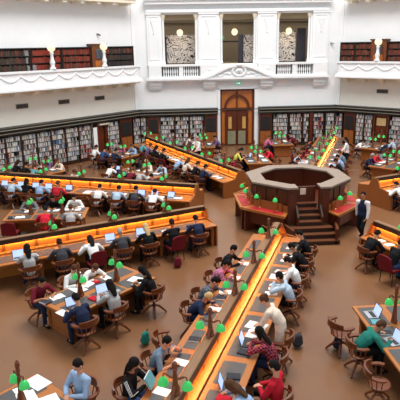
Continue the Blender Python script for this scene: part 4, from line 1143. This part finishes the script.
row(1, 1, [
    (4.9, ('read', 'navy blue', 'black', 'short'), 'oak', 'B'),
    (5.8, ('type', 'black', 'dark brown', 'short'), 'red', 'P'),
    (6.65, ('read', 'black', 'blond', 'long'), 'oak', 'L'),
    (7.5, ('read', 'dark grey', 'grey', 'short'), 'oak', 'GL'),
    (8.4, ('deep', 'white', 'black', 'long'), 'red', 'P'),
    (9.35, ('read', 'dark grey', 'dark brown', 'short'), 'oak', 'P'),
    (10.28, ('type', 'light grey', 'black', 'long'), 'oak', 'OL')])
row(2, 1, [
    (4.75, None, None, 'OL'),
    (5.45, ('deep', 'white', 'black', 'short'), 'oak', 'PL'),
    (6.2, ('read', 'dark grey', 'black', 'short'), 'oak', 'L'),
    (7.0, ('write', 'pale blue', 'black', 'short'), 'oak', 'O'),
    (7.85, ('write', 'white', 'black', 'short'), 'oak', 'P'),
    (8.6, None, 'oak', 'Q'),
    (9.75, ('read', 'red', 'brown', 'short'), 'oak', 'KP'),
    (10.55, ('read', 'light blue', 'black', 'short'), 'oak', 'L'),
    (11.2, ('type', 'black', 'black', 'long'), 'oak', 'L'),
    (11.95, ('read', 'pale blue', 'black', 'short'), 'oak', 'L'),
    (12.8, ('read', 'dark grey', 'black', 'short'), 'oak', 'L')])
row(2, -1, [(6.4, ('read', 'navy blue', 'black', 'short'), 'oak', 'P'), (8.2, None, 'oak', 'O'), (10.2, ('read', 'white', 'brown', 'long'), 'oak', 'P'), (12.0, ('read', 'navy blue', 'black', 'short'), 'oak', 'P')])
nearS4 = 1
def r4():
    # near side of the back left desk is the decreasing-bearing (+1) side
    global sidenm
    sidenm[(3, 1)] = 'near side'; sidenm[(3, -1)] = 'far side'
r4()
row(3, 1, [
    (5.0, None, None, 'PP'),
    (5.6, ('read', 'navy blue', 'black', 'short'), 'oak', 'B'),
    (6.4, ('read', 'black', 'dark brown', 'short'), 'oak', 'P'),
    (7.4, ('read', 'cream', 'brown', 'long'), 'oak', 'PR'),
    (8.4, ('deep', 'light blue', 'blond', 'short'), 'oak', 'PO'),
    (9.6, None, 'red', 'OP'),
    (10.4, ('read', 'black', 'black', 'short'), 'oak', 'PP'),
    (11.4, ('read', 'black', 'black', 'long'), 'oak', 'O'),
    (12.3, ('read', 'purple', 'brown', 'short'), 'oak', 'P'),
    (13.2, ('read', 'teal', 'brown', 'short'), 'oak', 'P')])
row(3, -1, [(6.5, ('read', 'maroon', 'brown', 'short'), 'oak', 'P'), (8.0, ('read', 'grey', 'black', 'short'), 'oak', 'P'), (9.4, None, 'oak', 'O'), (10.5, ('stand', 'white', 'grey', 'short'), None, 'P')])
row(4, 1, [(4.9, ('read', 'black', 'black', 'short'), 'oak', 'P'), (6.0, ('write', 'black', 'dark brown', 'short'), 'oak', 'OP'), (7.2, ('read', 'pale blue', 'brown', 'short'), 'oak', 'PO'), (8.4, ('read', 'maroon', 'black', 'short'), 'red', 'P'), (9.7, ('read', 'maroon', 'brown', 'long'), 'oak', 'O'), (11.2, ('read', 'dark grey', 'black', 'short'), 'oak', 'P')])
row(4, -1, [(4.8, ('write', 'white', 'black', 'short'), 'oak', 'P'), (6.0, ('read', 'black', 'black', 'short'), 'oak', 'PR'), (7.0, ('read', 'light blue', 'black', 'short'), 'oak', 'OP'), (8.2, ('read', 'blue grey', 'brown', 'short'), 'oak', 'P'), (9.5, ('stand', 'white', 'black', 'long'), None, 'OP'), (11.0, ('read', 'pink', 'black', 'long'), 'oak', 'P')])
sidenm[(5, -1)] = 'near side'; sidenm[(5, 1)] = 'far side'
row(5, -1, [(4.35, ('deep', 'white', 'black', 'short', {'turn': 0}), 'oak', 'PP'), (5.5, ('deep', 'light blue', 'black', 'short'), 'oak', 'PL')])
row(7, -1, [(5.0, ('write', 'black', 'black', 'short', {'sleeve': 'short'}), 'oak', 'PP', .12), (6.0, ('read', 'black', 'dark brown', 'short', {'sleeve': 'short', 'low': 'denim blue'}), 'red', 'PK', .12)])

# island tables' seats ---------------------------------------------
def trow(key, items):
    b, ra, rb, o, w_, label = TAB[key]; rc = (ra+rb)/2
    cn = {}
    for it in items:
        x, s, per, ch, cl = it[:5]; out = it[5] if len(it) > 5 else 0
        cn[s] = cn.get(s, 0)+1
        sn = {1: 'one long side', -1: 'other long side'}[s]
        sn = TS.get(key, {1: 'right side', -1: 'left side'})[s]
        where = f'{ordn[cn[s]-1]} seat on {sn} of {TN[label]}'
        # table frame: local x outward, local +y decreasing side
        base = tf(b, rc, o); R = Matrix.Rotation(srot(b), 3, 'Z')
        p = base+R@Vector((x, s*(w_/2+.33+out), 0)); rz = srot(b)+(PI if s > 0 else 0)
        if not seen(p.x, p.y, .8, 14): continue
        if ch: put_chair(ch, p, rz+(rnd.uniform(-.15, .15) if per else rnd.uniform(-.5, .5)), where)
        if per:
            kw = dict(per[4]) if len(per) > 4 else {}
            person(p, rz+kw.pop('turn', 0), *per[:4], where, **kw)
        for j, c in enumerate(cl):
            q = base+R@Vector((x+(j-(len(cl)-1)/2)*.34, s*(w_/2-.27), 0)); rq = rz+rnd.uniform(-.25, .25)
            wh = (['inner item,', 'middle item,', 'outer item,'][j if len(cl) > 2 else j*2]+' ' if len(cl) > 1 else '')+where
            if c in 'LK': laptop(q, rq, wh, c == 'K')
            elif c == 'P': sheet(q, rq, wh)
            elif c == 'Q': sheet(q, rq, wh, s=1.5)
            elif c == 'O': obook(q, rq, wh)
            elif c == 'R': closed_book(q, rq, wh, 'red')
            elif c == 'B': closed_book(q, rq, wh, 'navy blue')
            elif c == 'T': closed_book(q, rq, wh, 'teal')
            elif c == 'G': closed_book(q, rq, wh, 'dark grey')
            elif c == 'W': bottle(q, wh, (206, 96, 130))
TS = {'A': {1: 'near side', -1: 'far side'}, 'B': {1: 'right side', -1: 'left side'}, 'C': {1: 'right side', -1: 'left side'}, 'D': {1: 'near side', -1: 'far side'}, 'E': {1: 'near side', -1: 'far side'}, 'E2': {1: 'near side', -1: 'far side'}, 'E3': {1: 'near side', -1: 'far side'}}
trow('A', [(-.95, 1, ('read', 'black', 'black', 'long', {'turn': .5}), 'oak', 'Q'), (.3, 1, ('type', 'light grey', 'black', 'long'), 'oak', 'LR'), (1.2, 1, ('read', 'navy blue', 'black', 'short'), 'oak', 'KP'),
           (-.35, -1, ('deep', 'white', 'brown', 'short'), 'oak', 'PR'), (.2, -1, ('read', 'white', 'brown', 'short'), 'oak', 'OQ'), (1.15, -1, ('read', 'maroon', 'black', 'short', {'sleeve': 'short'}), 'oak', 'OG')])
trow('B', [(-.7, 1, None, None, 'Q'), (-.95, -1, None, None, 'QP')])
q_ = tf(45, 12.48-.3, 3.0); rq_ = srot(45)-PI/2
put_chair('oak', q_, rq_, 'end of the bottom left island table nearest the dais'); person(q_, rq_+.1, 'lap', 'light blue', 'black', 'short', 'end of bottom left island table', low='dark grey')
trow('C', [(-.75, -1, None, 'oak', 'LT', .12), (.05, -1, ('deep', 'teal green', 'brown', 'short'), 'oak', 'GL'), (1.1, -1, None, 'oak', 'G', .0), (.0, 1, None, None, 'L')])
trow('D', [(-1.0, 1, ('read', 'light grey', 'brown', 'short'), 'oak', 'PP'), (-.1, 1, ('write', 'crimson', 'black', 'short'), 'oak', 'P'), (1.05, 1, None, 'red', 'OG', .1), (-.9, -1, ('read', 'white', 'black', 'short'), 'oak', 'PO'), (-.1, -1, ('read', 'black', 'black', 'short'), 'oak', 'PP'), (.8, -1, ('read', 'grey', 'brown', 'long'), 'oak', 'P')])
trow('E', [(-1.0, 1, ('read', 'light grey', 'brown', 'short'), 'oak', 'P'), (-.3, 1, ('deep', 'maroon', 'brown', 'short'), 'oak', 'PP'), (.4, 1, ('read', 'navy blue', 'black', 'short'), 'oak', 'P'), (1.2, 1, ('deep', 'white', 'brown', 'short'), 'oak', 'K'), (-.8, -1, ('read', 'pale blue', 'black', 'short'), 'oak', 'O'), (.2, -1, ('read', 'cream', 'blond', 'long'), 'oak', 'PP'), (1.0, -1, ('read', 'black', 'black', 'short'), 'oak', 'P')])
trow('E2', [(-.8, 1, ('read', 'teal', 'brown', 'short'), 'oak', 'P'), (0, 1, ('read', 'black', 'black', 'short'), 'oak', 'P'), (.8, 1, ('read', 'black', 'dark brown', 'long'), 'oak', 'P'), (-.5, -1, ('read', 'cream', 'brown', 'short'), 'oak', 'O'), (.5, -1, ('read', 'purple', 'black', 'long'), 'oak', 'P')])
trow('E3', [(-.8, 1, ('read', 'navy blue', 'black', 'short'), 'oak', 'P'), (.2, 1, ('write', 'denim blue', 'black', 'short'), 'oak', 'P'), (.9, 1, ('read', 'white', 'black', 'short'), 'oak', 'P'), (-.5, -1, ('read', 'light blue', 'brown', 'short'), 'oak', 'O'), (.5, -1, ('read', 'pink', 'black', 'long'), 'oak', 'P')])
trow('G', [(.4, 1, ('read', 'black', 'black', 'short'), 'oak', 'K'), (-.6, 1, None, 'oak', 'P'), (.6, -1, ('read', 'crimson', 'black', 'short'), 'oak', 'OP'), (-.5, -1, None, 'oak', 'PP')])
trow('G2', [(-.4, 1, ('read', 'dark grey', 'black', 'short'), 'oak', 'P'), (.5, 1, ('read', 'white', 'brown', 'short'), 'oak', 'P'), (0, -1, ('read', 'purple', 'black', 'short'), 'oak', 'O')])
trow('G3', [(-.4, 1, ('read', 'pink', 'brown', 'short'), 'oak', 'P'), (.3, -1, ('read', 'maroon', 'black', 'short'), 'oak', 'OP')])
trow('H', [(-.7, 1, ('read', 'navy blue', 'grey', 'short'), 'oak', 'P'), (.0, 1, ('read', 'crimson', 'black', 'short'), 'oak', 'OP'), (.8, 1, ('read', 'grey', 'brown', 'long'), 'oak', 'P'), (.2, -1, ('read', 'yellow', 'black', 'short'), 'oak', 'P')])
trow('H2', [(-.5, 1, ('deep', 'white', 'black', 'short'), 'oak', 'PP'), (.3, -1, ('read', 'pale blue', 'black', 'short'), 'oak', 'OP'), (-.7, -1, ('read', 'navy blue', 'black', 'short'), 'oak', 'P')])
for a_, b_, w_ in ((12.8, 2.95, 'in front of man in light blue'), (13.0, 2.55, 'second sheet from man in light blue')):
    q_ = tf(45, a_, b_); sheet(q_, .5, 'bottom left island table, '+w_, .768, 1.5)
# yellow shirted reader before the entrance and the walking attendant
p = Vector((-1.25, -7.75, 0)); put_chair('oak', p, -PI/2, 'left of the table straight before the entrance door')
person(p, -PI/2, 'read', 'yellow', 'black', 'short', 'beside island table facing the entrance', sleeve='short')
wk = person(Vector((1.72, -18.62, 0)), PI-.75, 'walk', 'white', 'black', 'short', 'walking right of the dais stairs', low='black')
mb = MB(); pel = Vector((0, 0, .94)); la = math.radians(4); sd = Vector((0, math.sin(la), math.cos(la)))
mb.cap(pel, pel+Vector((0, 0, .1)), (.185, .135), (.16, .12)); mb.cap(pel+Vector((0, 0, .1)), pel+Vector((0, 0, .1))+sd*.2, (.16, .12), (.185, .135)); mb.cap(pel+Vector((0, 0, .1))+sd*.2, pel+Vector((0, 0, .1))+sd*.34, (.185, .135), (.13, .1))
vest = link('waistcoat', remesh(mb, .013, clo('navy blue'), 'waistcoat', 2), wk); vest['label'] = 'dark navy waistcoat over the shirt'

for (x, y), c, lb, a in (((-4.72, -20.35), 'maroon', 'lying on floor behind maroon chair, left foreground desk', .4), ((-5.6, -24.75), 'teal green', 'standing below the left foreground island table by its near chairs', 1.0),
                         ((-2.15, -25.2), 'dark grey', 'on the floor behind the chairs right of the central foreground desk', .3), ((-1.28, -25.35), 'navy blue', 'beside the empty chair at the lower right island table', .8)):
    bag(Vector((x, y, 0)), a, lb, c, .9)
# blue book held by the reader in the striped jacket
p_, r_ = seat_frame(0, 12.55, -1, .1); h_ = p_+Matrix.Rotation(r_, 3, 'Z')@Vector((.01, .44, 0))
bb_ = thing('open_book', 'blue-covered book held up by the reader in the striped black jacket', 'book', (h_.x, h_.y, .9), r_+.1)
m = MB(); m.obox((0, 0, .07), (.15, 0, 0), (0, .012, .005), (0, -.05, .1)); m.build('cover', clo('teal'), bb_)
m = MB(); m.obox((0, -.02, .075), (.14, 0, 0), (0, .008, .003), (0, -.045, .092)); m.build('pages', PAPER, bb_)
for o in bpy.data.objects:
    if o.get('label') and not o.parent and len(o['label'].replace('-', ' ').split()) > 16: print('LONG', o['label'])
print('people', npeople[0], 'chairs', nchairs[0], 'books', indiv)
